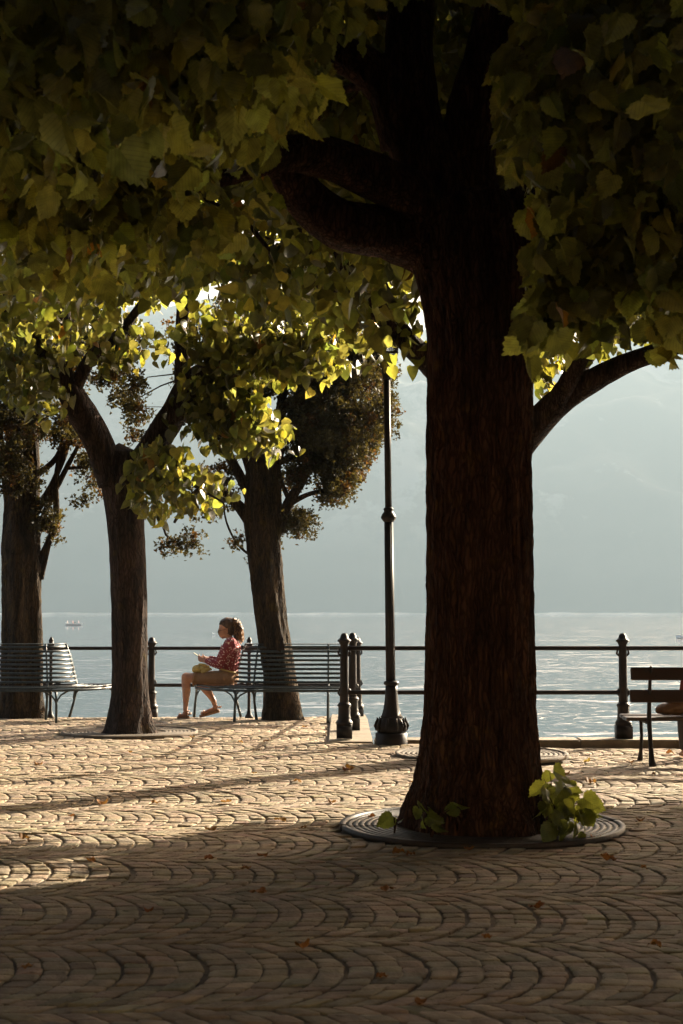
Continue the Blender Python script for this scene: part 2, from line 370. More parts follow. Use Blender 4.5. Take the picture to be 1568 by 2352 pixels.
# ------------------------------------------------------------------ water, mountain, shore, haze
def build_water():
    m = mat('lake_water', (0.010, 0.026, 0.032), 0.03, 0, 0.5); b = m.node_tree.nodes['Principled BSDF']
    b.inputs['IOR'].default_value = 2.3
    tc = N(m, 'ShaderNodeTexCoord')
    def nz(scale, sx, sy, rot, det, dist):
        mp = N(m, 'ShaderNodeMapping'); mp.inputs['Scale'].default_value = (sx, sy, 1); mp.inputs['Rotation'].default_value = (0, 0, rot)
        L(m, tc.outputs['Object'], mp.inputs[0]); n = N(m, 'ShaderNodeTexNoise'); n.inputs['Scale'].default_value = scale
        n.inputs['Detail'].default_value = det; n.inputs['Distortion'].default_value = dist; L(m, mp.outputs[0], n.inputs['Vector']); return n.outputs[0]
    a = nz(0.85, 0.75, 1.1, R(8), 1.5, 0.6); c = nz(2.3, 0.7, 1.1, R(-7), 1.5, 0.5); d = nz(0.05, 1, 1, 0, 2, 0)
    def ramp(x, lo, hi, amp):
        r_ = N(m, 'ShaderNodeMapRange', interpolation_type='SMOOTHSTEP'); r_.inputs[1].default_value = lo; r_.inputs[2].default_value = hi; r_.inputs[3].default_value = 0; r_.inputs[4].default_value = amp
        L(m, x, r_.inputs[0]); return r_.outputs[0]
    e = nz(0.22, 0.8, 1.0, R(4), 1.5, 0.4); ad0 = N(m, 'ShaderNodeMath', operation='ADD'); ad = N(m, 'ShaderNodeMath', operation='ADD'); L(m, ramp(a, .58, .70, .095), ad.inputs[0]); L(m, ramp(c, .57, .69, .045), ad0.inputs[0]); L(m, ramp(e, .57, .69, .26), ad0.inputs[1]); L(m, ad0.outputs[0], ad.inputs[1])
    mr = N(m, 'ShaderNodeMapRange'); mr.inputs[1].default_value = 0.3; mr.inputs[2].default_value = 0.7; mr.inputs[3].default_value = 0.5; mr.inputs[4].default_value = 1.0
    L(m, d, mr.inputs[0])
    bp = N(m, 'ShaderNodeBump'); bp.inputs['Distance'].default_value = 1.0; L(m, mr.outputs[0], bp.inputs['Strength'])
    L(m, ad.outputs[0], bp.inputs['Height']); L(m, bp.outputs[0], b.inputs['Normal'])
    V = np.array([(-2500, 14, WATER), (2500, 14, WATER), (2500, 3500, WATER), (-2500, 3500, WATER)])
    a_ = Acc(); a_.add(V, np.array([[0, 1, 2, 3]])); link('water', a_.mesh('water'), m, kind='structure')
build_water()

def build_mountain():
    m = noisy('mountain_slope', (0.022, 0.028, 0.022), (0.035, 0.040, 0.032), scale=0.012, rough=0.95, bump=0.0, detail=10)
    b = m.node_tree.nodes['Principled BSDF']
    # pale rock faces
    tc = N(m, 'ShaderNodeTexCoord'); mp = N(m, 'ShaderNodeMapping'); mp.inputs['Scale'].default_value = (1, 1, 0.3)
    L(m, tc.outputs['Object'], mp.inputs[0]); n = N(m, 'ShaderNodeTexNoise'); n.inputs['Scale'].default_value = 0.010; n.inputs['Detail'].default_value = 12; n.inputs['Roughness'].default_value = 0.68
    L(m, mp.outputs[0], n.inputs['Vector'])
    cr = N(m, 'ShaderNodeMapRange'); cr.inputs[1].default_value = 0.53; cr.inputs[2].default_value = 0.60; L(m, n.outputs[0], cr.inputs[0])
    sx = N(m, 'ShaderNodeSeparateXYZ'); L(m, tc.outputs['Object'], sx.inputs[0])
    zr = N(m, 'ShaderNodeMapRange'); zr.inputs[1].default_value = 60; zr.inputs[2].default_value = 130; L(m, sx.outputs[2], zr.inputs[0])
    mu = N(m, 'ShaderNodeMath', operation='MULTIPLY'); L(m, cr.outputs[0], mu.inputs[0]); L(m, zr.outputs[0], mu.inputs[1])
    mx = N(m, 'ShaderNodeMix', data_type='RGBA'); src = b.inputs['Base Color'].links[0].from_socket
    L(m, mu.outputs[0], mx.inputs[0]); L(m, src, mx.inputs[6]); mx.inputs[7].default_value = (0.12, 0.12, 0.115, 1)
    L(m, mx.outputs[2], b.inputs['Base Color'])
    xs = np.linspace(-1500, 1500, 151); ys = np.linspace(1500, 2500, 71)
    X, Y = np.meshgrid(xs, ys); Z = np.zeros_like(X)
    for i in range(X.shape[0]):
        for j in range(X.shape[1]):
            x, y = X[i, j], Y[i, j]; t = (y - 1500) / 700.0
            h = 12 + 425 * min(1, (t * 1.2) ** 0.9) - max(0, y - 2120) * .9 if t > 0 else -6
            h *= 1 + 0.15 * noise.fractal(Vector((x * .0016, y * .0016, 3.1)), 1.0, 2.0, 5)
            h += 26 * noise.fractal(Vector((x * .009, y * .009, 0)), 0.9, 2.0, 5) * min(1, t * 4)
            Z[i, j] = WATER + (h if i else -4)
    nx = len(xs); V = np.stack([X, Y, np.clip(Z, WATER - 6, 458)], -1).reshape(-1, 3)
    i, j = np.meshgrid(np.arange(len(ys) - 1), np.arange(nx - 1), indexing='ij')
    Q = np.stack([i * nx + j, i * nx + j + 1, (i + 1) * nx + j + 1, (i + 1) * nx + j], -1).reshape(-1, 4)
    a = Acc(); a.add(V, Q); link('mountain', a.mesh('mountain'), m, smooth=True, kind='structure')
    # far shore: low bank, coloured pale for the bright glint line of far water
    m2 = noisy('shore_glint_line', (0.16, 0.16, 0.14), (0.55, 0.53, 0.48), scale=.02, rough=.9, bump=0)
    V = []
    xs = np.linspace(-1500, 1500, 301)
    for x in xs:
        y = 1470 + 14 * fast_noise((x * .01, 0, 0)) + 5 * fast_noise((x * .06, 2, 0))
        V += [(x, y, WATER - 0.5), (x, y + 6, WATER + 1.3 + 2.2 * fast_noise((x * .03, 5, 1))), (x, 1530, WATER + 2.5)]
    V = np.array(V); k = np.arange(300)[:, None] * 3
    Q = np.concatenate([np.concatenate([k, k + 3, k + 4, k + 1], 1), np.concatenate([k + 1, k + 4, k + 5, k + 2], 1)])
    a = Acc(); a.add(V, Q); link('shore', a.mesh('shore'), m2, kind='structure')
build_mountain()

def build_haze():
    bm = bmesh.new(); box(bm, (0, 1240, 227), (5600, 2640, 466))
    m = bpy.data.materials.new('haze'); m.use_nodes = True; m.node_tree.nodes.clear()
    o = N(m, 'ShaderNodeOutputMaterial'); v = N(m, 'ShaderNodeVolumePrincipled')
    v.inputs['Color'].default_value = (0.17, 0.222, 0.265, 1); v.inputs['Density'].default_value = 0.0006; v.inputs['Anisotropy'].default_value = 0.25
    L(m, v.outputs[0], o.inputs['Volume'])
    ob = link('haze', bm_mesh('haze', bm), m, kind='stuff'); ob.display_type = 'WIRE'
build_haze()

def build_sky_blocker():  # unseen house front added to block sky light from behind
    root = empty('sky_blocker', (0, -17, 0), label='long ochre house front added unseen behind the camera to block sky light', cat='sky_blocker')
    wallm = noisy('ochre_plaster', (0.30, 0.19, 0.10), (0.38, 0.25, 0.14), scale=.6, rough=.9, bump=.2)
    bm = bmesh.new(); box(bm, (0, -4, 7), (90, 8, 14)); link('wall', bm_mesh('wall', bm), wallm, root)
    bm = bmesh.new(); box(bm, (0, -3.8, 14.35), (91, 9, .6)); link('roof', bm_mesh('roof', bm), mat('roof_tiles', (.2, .09, .06), .9), root)
    f0 = None
    for k in range(-14, 15):
        for z in (2.0, 5.6, 9.2, 12.2):
            bm = bmesh.new(); box(bm, (0, .04, 0), (1.2, .10, 1.9)); box(bm, (-.95, .05, 0), (.55, .06, 1.9)); box(bm, (.95, .05, 0), (.55, .06, 1.9))
            if f0 is None:
                f0 = link('window', bm_mesh('window', bm), mat('green_shutter', (.05, .09, .06), .6), root); o = f0
            else: bm.free(); o = f0.copy(); COL.objects.link(o); o.parent = root
            o.location = (k * 3.1, 0, z)
build_sky_blocker()

# ------------------------------------------------------------------ foliage engine
def leaf_tpl(near):
    if near == 'mid':
        out = [(.26, -.11), (.49, .10), (.50, .40), (.30, .76)]
        V = [(0, 0), (0, .5), (0, 1.06)] + out + [(-x, y) for x, y in out]
        F_ = [(0, 3, 4), (0, 4, 1), (1, 4, 5), (1, 5, 6), (1, 6, 2), (0, 8, 7), (0, 1, 8), (1, 9, 8), (1, 10, 9), (1, 2, 10)]
    elif near and near != 'far':
        ctl = [(0, 0), (.10, -.09), (.26, -.12), (.41, -.04), (.50, .12), (.52, .32), (.46, .52), (.34, .70), (.20, .85), (.09, .94), (0, 1.08)]
        cx_, cy_ = zip(*ctl); tt = np.linspace(0, len(ctl) - 1, 19); ox, oy = np.interp(tt, range(len(ctl)), cx_), np.interp(tt, range(len(ctl)), cy_)
        for i in range(1, 18):
            k_ = 1.07 if i % 2 else .95
            ox[i] *= k_; oy[i] = .35 + (oy[i] - .35) * k_
        rows_ = []
        for fr in (0.0, .5, 1.0):     # midrib, half way, edge
            for i in range(19):
                my = np.clip(oy[i] * .85 + .06, 0, 1.08) if 0 < i < 18 else oy[i]
                rows_.append((ox[i] * fr, my + (oy[i] - my) * fr))
        V = rows_ + [(-x, y) for x, y in rows_]
        F_ = []
        for o, sg in ((0, 1), (57, -1)):
            for r_ in range(2):
                for i in range(18):
                    a_, b_, c_, d_ = o + r_ * 19 + i, o + r_ * 19 + i + 1, o + (r_ + 1) * 19 + i + 1, o + (r_ + 1) * 19 + i
                    F_ += [(a_, d_, c_), (a_, c_, b_)] if sg > 0 else [(a_, c_, d_), (a_, b_, c_)]
    else:
        V = [(0, 0), (0, 1.05), (.46, .02), (.42, .55), (-.46, .02), (-.42, .55)]
        F_ = [(0, 2, 3), (0, 3, 1), (0, 5, 4), (0, 1, 5)]
    return np.array(V, float), np.array(F_)
def spray_tpl():
    V = [(0, 0), (.10, .3), (-.10, .3), (0, .72), (.34, .55), (-.34, .5), (.42, .86), (-.4, .8), (.10, 1.0)]
    F_ = [(0, 1, 2), (2, 1, 3), (1, 4, 6), (2, 7, 5), (3, 1, 6), (3, 7, 2), (3, 8, 2)]
    return np.array(V, float), np.array(F_)
def unit(a): return a / np.maximum(np.linalg.norm(a, axis=1, keepdims=True), 1e-9)
def leaves_mesh(name, pos, size, tpl, tints, droop=1.0, spread=0.75, needle=False):
    n = len(pos); V0, F0 = tpl; k = len(V0)
    if needle: t = unit(rng.normal(0, 1, (n, 3)) + np.array([0, 0, 0.25]))
    else:
        t = rng.normal(0, spread, (n, 3)); t[:, 2] = -droop - np.abs(rng.normal(0, .3, n)); t = unit(t)
    nr = rng.normal(0, 1, (n, 3)); nr[:, 2] += 0.35; nr = unit(nr - t * (nr * t).sum(1, keepdims=True))
    s = np.cross(t, nr)
    bend = rng.normal(0.22, 0.24, n); cup = rng.normal(0.36, 0.34, n); wd = rng.uniform(.82, 1.12, n); tw = rng.normal(0, .22, n)
    x = V0[None, :, 0] * wd[:, None]; y = np.broadcast_to(V0[None, :, 1], x.shape)
    big_ = k > 20
    jit = (rng.uniform(.02, .10, n)[:, None] * np.abs(x) * 1.6 * np.sin(9 * y + 4 * x + rng.uniform(0, 6, n)[:, None]) - rng.uniform(0, .5, n)[:, None] * x * x) if big_ else 0
    z = cup[:, None] * np.abs(x) - bend[:, None] * y * y + tw[:, None] * x * y + jit
    P_ = pos[:, None, :] + size[:, None, None] * (s[:, None, :] * x[..., None] + t[:, None, :] * y[..., None] + nr[:, None, :] * z[..., None])
    Fq = (F0[None] + (np.arange(n) * k)[:, None, None]).reshape(-1, 3)
    me = mesh_np(name, P_.reshape(-1, 3), Fq.ravel(), np.full(len(Fq), 3))
    c = np.ones((n, k, 4), np.float32); c[:, :, :3] = tints[:, None, :]
    me.attributes.new('tint', 'FLOAT_COLOR', 'POINT').data.foreach_set('color', c.ravel())
    if k > 20 and not needle:
        uv = np.zeros((n, k, 3), np.float32); uv[:, :, 0] = V0[None, :, 0]; uv[:, :, 1] = V0[None, :, 1]
        me.attributes.new('leafuv', 'FLOAT_VECTOR', 'POINT').data.foreach_set('vector', uv.ravel())
        me.polygons.foreach_set('use_smooth', [True] * len(me.polygons))
    return me
def merge_meshes(name, parts, m, parent):
    """join meshes that carry the same attributes into one crown"""
    obs = [link(name, p, None) for p in parts]
    Vs, Fs, Ss, Ts, Us = [], [], [], [], []; off = 0
    for o in obs:
        me = o.data; nv = len(me.vertices); v = np.empty(nv * 3, np.float32); me.vertices.foreach_get('co', v)
        f = np.empty(len(me.loops), np.int32); me.loops.foreach_get('vertex_index', f)
        c = np.empty(nv * 4, np.float32); me.attributes['tint'].data.foreach_get('color', c)
        u = np.zeros(nv * 3, np.float32)
        if 'leafuv' in me.attributes: me.attributes['leafuv'].data.foreach_get('vector', u)
        else: u[1::3] = 9.9956   # no veins on far leaves
        Vs.append(v.reshape(-1, 3)); Fs.append(f + off); Ss.append(np.full(len(f) // 3, 3)); Ts.append(c); Us.append(u); off += nv
        bpy.data.objects.remove(o); bpy.data.meshes.remove(me)
    me = mesh_np(name, np.concatenate(Vs), np.concatenate(Fs), np.concatenate(Ss))
    me.attributes.new('tint', 'FLOAT_COLOR', 'POINT').data.foreach_set('color', np.concatenate(Ts))
    me.attributes.new('leafuv', 'FLOAT_VECTOR', 'POINT').data.foreach_set('vector', np.concatenate(Us))
    return link(name, me, m, parent, smooth=True)
def leaf_tints(n, orange=0.012):
    b = rng.normal(1.0, 0.20, n)[:, None]; t = np.ones((n, 3)) * b
    g = rng.normal(0, 0.09, n); t[:, 0] *= 1 + g; t[:, 2] *= 1 + rng.normal(0, .2, n)
    o = rng.random(n) < orange
    t[o] = np.array([1.5, 0.75, 0.5]) * rng.uniform(.7, 1.2, (o.sum(), 1))
    return np.clip(t, 0.3, 1.8)

# where the photograph lets the lake and the far slope show below the crowns (lower edge of the leaves, by distance)
NEARB = [(-400, 560), (0, 610), (120, 660), (200, 700), (300, 640), (420, 640), (560, 560), (640, 470), (690, 380), (735, 300), (760, 120), (1130, 90), (1150, 330), (1185, 420), (1195, 600), (1210, 820), (1250, 850), (1310, 790), (1400, 740), (1470, 740), (1500, 860), (1550, 860), (1565, 770), (2000, 820)]
MIDB = [(-400, 800), (0, 840), (200, 780), (350, 720), (520, 740), (600, 760), (700, 790), (800, 750), (860, 790), (940, 790), (970, 700), (1200, 700), (1225, 840), (1290, 860), (1340, 800), (1420, 760), (1500, 770), (1568, 720), (2000, 760)]
FARB = [(-400, 900), (0, 890), (60, 960), (130, 985), (180, 880), (240, 820), (330, 750), (420, 740), (500, 730), (620, 740), (700, 760), (780, 740), (860, 740), (940, 740), (1200, 700), (1600, 600), (2000, 600)]
FORK = [(640, 300), (660, 250), (760, 330), (880, 400), (900, 300), (850, 130), (860, -10), (1190, -10), (1130, 180), (1110, 300), (1100, 380), (1140, 500), (1200, 560), (1215, 900), (900, 900), (930, 560), (760, 560), (640, 440), (470, 475), (455, 415), (640, 345)]
def lit_keep(c):
    """False where a leaf clump would shade the sunlit band of the promenade or the benches"""
    h = 1 / math.tan(SUN_EL); s = c[:, 2] * h
    gx = c[:, 0] - math.sin(SUN_AZ) * s; gy = c[:, 1] - math.cos(SUN_AZ) * s
    g = np.stack([gx, gy, np.zeros_like(gx)], -1); u, v, _ = proj(g)
    vb = np.interp(u, [-300, 0, 150, 300, 500, 700, 800, 1000, 1250, 1568, 1900], [2120, 2010, 1985, 1955, 1925, 1905, 1898, 1892, 1880, 1858, 1840])
    hit = (gy > 3) & (v < vb - 6) & (u > -120) & (u < 1700)
    return ~hit
BRIGHT = [P(u, v, d) for u, v, d in ((580, 780, 16.4), (620, 830, 16.3), (660, 790, 16.3), (720, 780, 16.1), (690, 850, 16.2), (740, 760, 16.1), (560, 900, 16.6), (500, 960, 16.7), (560, 980, 16.6), (630, 1010, 16.5), (450, 1110, 16.7), (390, 1080, 16.8), (1250, 800, 14.8), (1420, 760, 14.6), (1540, 730, 14.5))]
BRIGHT += [P(u, v, 16.2) for u in range(360, 800, 60) for v in range(640, 800, 50)] + [P(u, v, 15.6) for u in range(40, 360, 80) for v in (640, 740)]
def ray_keep(c, rad=.65):
    ok = np.ones(len(c), bool)
    for q in BRIGHT:
        w_ = c - np.array(q); t = w_ @ np.array(SD); dist = np.linalg.norm(w_ - t[:, None] * np.array(SD), axis=1)
        ok &= ~((t > .9) & (dist < rad))
    return ok
TOPB = [(-400, 420), (0, 430), (150, 480), (300, 400), (450, 440), (600, 330), (690, 380), (735, 260), (760, 60), (1130, 60), (1150, 330), (1185, 420), (1195, 600), (1210, 820), (1250, 850), (1310, 800), (1400, 740), (1470, 740), (1500, 860), (1550, 860), (1565, 770), (2000, 820)]
def leaf_edge(p, tall=.10):
    """keep a leaf only above the crown's lower outline"""
    u, v, d = proj(p); b = np.where(d < 7.6, np.interp(u, *zip(*TOPB)), np.where(d < 10.2, np.interp(u, *zip(*NEARB)), np.where(d < 14.2, np.interp(u, *zip(*MIDB)), 9e9)))
    b = b + 26 * np.sin(u / 31.0 + d) + 22 * np.sin(u / 12.7 + 2 * d) - 8
    return (v + tall * F / d < b + 25) | (u < -300) | (u > 1868) | (p[:, 1] < .5)
def clump_filter(c, strict=True):
    u, v, d = proj(c); px = 0.27 * F / d    # clump reach in frame units
    bx = np.where(d < 7.6, np.interp(u, *zip(*TOPB)), np.where(d < 10.2, np.interp(u, *zip(*NEARB)), np.where(d < 14.2, np.interp(u, *zip(*MIDB)), np.interp(u, *zip(*FARB)))))
    inf = (u > -400) & (u < 1968) & (c[:, 1] > 0.5)
    ok = ~(inf & (v + px * 1.0 > bx))
    fk = inpoly(u, v, FORK) & (d < 9.9)
    fk |= inpoly(u + px * .6, v, FORK) & (d < 9.4); fk |= inpoly(u - px * .6, v, FORK) & (d < 9.4)
    ok &= ~(fk & inf)
    if strict: ok &= lit_keep(c) & ray_keep(c)
    ok &= (c[:, 1] > 3.4) | (c[:, 2] > 3.6)
    return ok
def crown_points(center, rad, n, zmin):
    a = unit(rng.normal(0, 1, (n, 3))) * (rng.random((n, 1)) ** 0.42)
    c = np.array(center) + a * np.array(rad); return c[c[:, 2] > zmin]
def clump_leaves(c, per, rad=0.21):
    n = len(c); k = rng.integers(int(per * .6), int(per * 1.4), n); idx = np.repeat(np.arange(n), k)
    o = rng.normal(0, 1, (len(idx), 3)); o = o / np.maximum(1, np.linalg.norm(o, axis=1, keepdims=True) / 1.5)
    p = c[idx] + o * rad * np.array([1, 1, .8]); b = rng.normal(1, .24, n)[idx]
    return p, b
def bark_r(amp, lobes=None, vs=1.0, low=.07):
    def f(r, a, s, t, c):
        x, y = math.cos(a), math.sin(a); q = max(r, .06) / .3
        n1 = noise.noise(Vector((x * 7 * q, y * 7 * q, s * 1.1 * vs))); n2 = noise.noise(Vector((x * 17 * q, y * 17 * q, s * 3.0 * vs + 9)))
        n3 = noise.noise(Vector((x * 1.4, y * 1.4, s * 0.9 + 4)))
        n4 = noise.noise(Vector((x * 34 * q, y * 34 * q, s * 7.0 * vs + 5)))
        d = amp * (1 - 2.6 * abs(n1)) * .8 + amp * .7 * (1 - 2.6 * abs(n2)) + amp * .35 * n4 + r * low * n3
        if lobes:
            d += lobes(r, a, s)
        return r + d
    return f
TRUNKZ = [(900, 1900), (960, 900), (920, 600), (660, 440), (640, 300), (900, 330), (860, 100), (1180, 100), (1130, 400), (1230, 560), (1235, 1900)]
def twigs_to(acc, base_pts, targets, r0=0.022, seg=5, off=np.zeros(3)):
    B = np.array(base_pts)
    for tg in targets:
        dd = np.linalg.norm(B - tg, axis=1) + np.abs(B[:, 2] - tg[2]) * .3; b = B[np.argmin(dd)]; t = np.array(tg)
        l = np.linalg.norm(t - b)
        if l < 0.15 or l > 2.4: continue
        mid = np.array([(b * (1 - f) + t * f + off) for f in (.2, .4, .6, .8, 1)]); u, v, d = proj(mid)
        if (inpoly(u, v, TRUNKZ) & (d < 9.9)).any(): continue
        m1 = b + (t - b) * .4 + rng.normal(0, .07 * l, 3) + np.array([0, 0, .12 * l]); m2 = b + (t - b) * .75 + rng.normal(0, .05 * l, 3) + np.array([0, 0, .08 * l])
        r = r0 * min(1.6, 0.5 + l * .5)
        acc.tube([b, m1, m2, t], [r, r * .7, r * .45, r * .15], seg, max(.12, l / 6))
def limb_points(limbs):
    out = []
    for pts, rad in limbs:
        for t, c in catmull(pts, .25): out.append(tuple(c))
    return out
def split_depth(p, near=11.5):
    u, v, d = proj(p); return (d < near) & (u > -250) & (u < 1818) & (v > -250)

def linden(name, base, trunk, limbs, crowns, label, group='lindens along the promenade', seg=40, tstep=.08, amp=.012, leafn=22, lobes=None, cut=None, visible=True, extra=None, leaf_size=.108, tw=90, barkm='bark3'):
    root = empty(name, base, label=label, cat='tree', group=group); b = Vector(base)
    acc = Acc()
    pts, rad = trunk; acc.tube([Vector(p) - b for p in pts], rad, seg, tstep, bark_r(amp, lobes))
    for lp, lr in limbs: acc.tube([Vector(p) - b for p in lp], lr, 20 if lr[0] > .09 else 10, .07, bark_r(amp * .9, None, 1.6, .20))
    C = []
    for (c, r, n, zmin) in crowns:
        cc = crown_points(c, r, n, zmin); cc = cc[clump_filter(cc)]
        C.append(cc)
    C = np.concatenate(C)
    if extra is not None: C = np.concatenate([C, extra])
    lp = limb_points(limbs + [trunk])
    lp = [p for p in lp if p[2] > 2.2]
    tg = C[rng.choice(len(C), min(tw, len(C)), replace=False)]
    twigs_to(acc, [tuple(Vector(p) - b) for p in lp], tg - np.array(b), off=np.array(b))
    link('trunk', acc.mesh('trunk'), M[barkm], root, smooth=True)
    p, br = clump_leaves(C, leafn)
    u, v, d = proj(p); inf = (u > -300) & (u < 1868) & (p[:, 1] > .3)
    keepn = ~(inf & inpoly(u, v, FORK) & (d < 9.6)) & leaf_edge(p); p, br, = p[keepn], br[keepn]
    nearm = split_depth(p, 9.5); midm = split_depth(p, 21) & ~nearm
    parts = []
    for msk, nr in ((nearm, 'near'), (midm, 'mid'), (~nearm & ~midm, 'far')):
        if msk.sum() == 0: continue
        q = p[msk]; n = len(q); t = leaf_tints(n) * br[msk][:, None]
        sz = rng.normal(leaf_size, .022, n).clip(.06, .18) * (1.0 if nr != 'far' else 1.25)
        parts.append(leaves_mesh('crown', q - np.array(b), sz, leaf_tpl(nr), t))
    merge_meshes('crown', parts, M['leaf'], root)
    return root

def pts_uv(lst): return [P(u, v, d) for u, v, d in lst]
# --- the big foreground linden
def main_lobes(r, a, s):
    f = math.exp(-s / 0.28)
    return f * (0.05 * math.cos(5 * a + .6) + 0.035 * math.cos(3 * a + 2.1) + .02 * math.cos(9 * a))
mb = (0.90, 9.80, 0)
mtr = ([(0.90, 9.80, -.05), (0.90, 9.80, .10), (0.905, 9.8, .32), (0.905, 9.8, .8), (.905, 9.8, 1.5), (.90, 9.8, 2.4), P(1097, 760, 9.8), P(1080, 600, 9.8), P(1050, 480, 9.8)],
       [.49, .462, .40, .348, .328, .322, .338, .385, .35])
ml = [
    ([P(1040, 560, 9.8), P(1000, 420, 9.75), P(945, 270, 9.7), P(940, 120, 9.7), P(952, -120, 9.8)], [.27, .24, .19, .15, .12]),
    ([P(1090, 560, 9.8), P(1075, 400, 9.8), P(1090, 250, 9.7), P(1125, 120, 9.6), P(1160, -80, 9.5)], [.24, .20, .17, .145, .12]),
    ([P(985, 560, 9.75), P(890, 530, 9.6), P(780, 510, 9.45), P(700, 450, 9.3), P(640, 360, 9.1), P(560, 300, 8.9)], [.20, .165, .15, .13, .11, .07]),
    ([P(1000, 520, 9.7), P(930, 440, 9.5), P(840, 395, 9.3), P(740, 360, 9.1), P(640, 355, 8.9), P(500, 400, 8.7), P(380, 440, 8.5)], [.19, .16, .135, .12, .09, .07, .045]),
    ([P(930, 330, 9.7), P(880, 190, 9.6), P(780, 120, 9.5), P(640, 90, 9.3), P(450, 60, 9.1)], [.15, .13, .11, .09, .05]),
    ([P(1140, 620, 9.9), P(1180, 520, 10.1), P(1235, 400, 10.4), P(1280, 280, 10.8), P(1310, 100, 11.2)], [.17, .15, .13, .11, .07]),
    ([P(1140, 620, 9.9), P(1230, 500, 9.8), P(1330, 430, 9.7), P(1450, 380, 9.5), P(1620, 280, 9.3)], [.17, .14, .12, .10, .06]),
    ([P(1160, 150, 9.6), P(1250, 50, 9.0), P(1400, -30, 8.4), P(1600, -100, 8.0)], [.10, .08, .06, .04]),
]
def region(polys, dr, n, spread=0):
    """clump centres whose image falls inside the polygon, with a real depth range"""
    out = []
    x0 = min(p[0] for p in polys); x1 = max(p[0] for p in polys); y0 = min(p[1] for p in polys); y1 = max(p[1] for p in polys)
    while len(out) < n:
        u, v = random.uniform(x0, x1), random.uniform(y0, y1)
        if inpoly(np.array([u]), np.array([v]), polys)[0]: out.append(tuple(P(u, v, random.uniform(*dr))))
    return np.array(out)
ex = np.concatenate([
    region([(-60, -60), (640, -60), (700, 60), (710, 230), (600, 300), (480, 300), (330, 260), (200, 290), (0, 360), (-60, 380)], (5.2, 7.2), 80),
    region([(-60, 300), (200, 250), (420, 280), (600, 300), (620, 420), (480, 500), (330, 560), (200, 640), (80, 560), (-60, 560)], (7.0, 9.4), 115),
    region([(1235, 560), (1400, 500), (1600, 500), (1620, 700), (1440, 700), (1330, 690), (1260, 740), (1215, 700)], (6.4, 7.4), 26),
    region([(1195, 120), (1620, -60), (1620, 470), (1420, 440), (1300, 400), (1210, 360), (1180, 250)], (6.0, 8.0), 56),
    region([(1200, 780), (1290, 760), (1300, 800), (1215, 815)], (6.6, 7.0), 2),
    region([(1495, 700), (1540, 700), (1540, 740), (1500, 750)], (6.8, 7.2), 3),
])
linden('linden_tree', mb, mtr, ml, [((0.9, 9.6, 5.2), (5.2, 5.6, 2.4), 1300, 2.9), ((0.9, 8.8, 6.3), (5.8, 6.8, 1.5), 1300, 4.9)],
       'massive linden with thick dark trunk in the foreground, standing in a round grate', seg=260, tstep=.020, amp=.014, lobes=main_lobes, extra=ex, tw=150, barkm='bark')
# --- the linden hidden right behind it
sb = (1.36, 14.7, 0)
str_ = ([(1.36, 14.7, -.05), (1.36, 14.7, .25), (1.36, 14.7, 1.2), (1.37, 14.7, 2.3), (1.36, 14.7, 3.0)], [.33, .24, .20, .20, .22])
sl_ = [
    ([(1.42, 14.7, 2.6), P(1190, 1030, 14.6), P(1240, 965, 14.5), P(1300, 910, 14.4), P(1370, 868, 14.3), P(1450, 830, 14.2), P(1600, 775, 14.0), P(1750, 700, 13.8)], [.17, .155, .14, .12, .10, .085, .065, .04]),
    ([P(1270, 935, 14.4), P(1310, 870, 14.2), P(1345, 800, 14.1), P(1400, 730, 14.0), P(1460, 640, 13.9)], [.095, .085, .075, .06, .04]),
    ([P(1290, 905, 14.4), P(1330, 850, 14.6), P(1375, 790, 14.7), P(1440, 720, 14.8)], [.08, .07, .055, .04]),
    ([P(1060, 900, 14.7), P(985, 830, 14.4), P(920, 765, 14.2), P(850, 690, 14.0), P(815, 640, 13.9), P(770, 560, 13.8)], [.14, .115, .10, .085, .075, .05]),
    ([P(835, 670, 14), P(760, 655, 13.6), P(650, 630, 13.2)], [.06, .05, .03]),
    ([(1.36, 14.7, 2.9), P(1120, 600, 14.6), P(1130, 400, 14.5), P(1100, 150, 14.5)], [.2, .15, .12, .08]),
]
ex2 = np.concatenate([
    region([(790, 720), (870, 700), (950, 740), (900, 830), (850, 800)], (13.4, 14.4), 8),
    region([(1222, 760), (1290, 770), (1280, 850), (1228, 860)], (14.5, 15.2), 6),
    region([(1360, 740), (1450, 720), (1600, 700), (1600, 745), (1480, 770), (1390, 800)], (14.0, 15.0), 11),
    region([(1085, 300), (1180, 330), (1190, 500), (1110, 520)], (11.5, 13.5), 12),
])
linden('linden_tree', sb, str_, sl_, [((1.4, 14.4, 5.6), (4.4, 4.0, 2.6), 760, 3.0), ((1.4, 14.4, 6.6), (4.8, 3.6, 1.4), 500, 5.4)],
       'linden directly behind the massive trunk, its forked limb reaching out at the right', amp=.009, extra=ex2, tw=70)
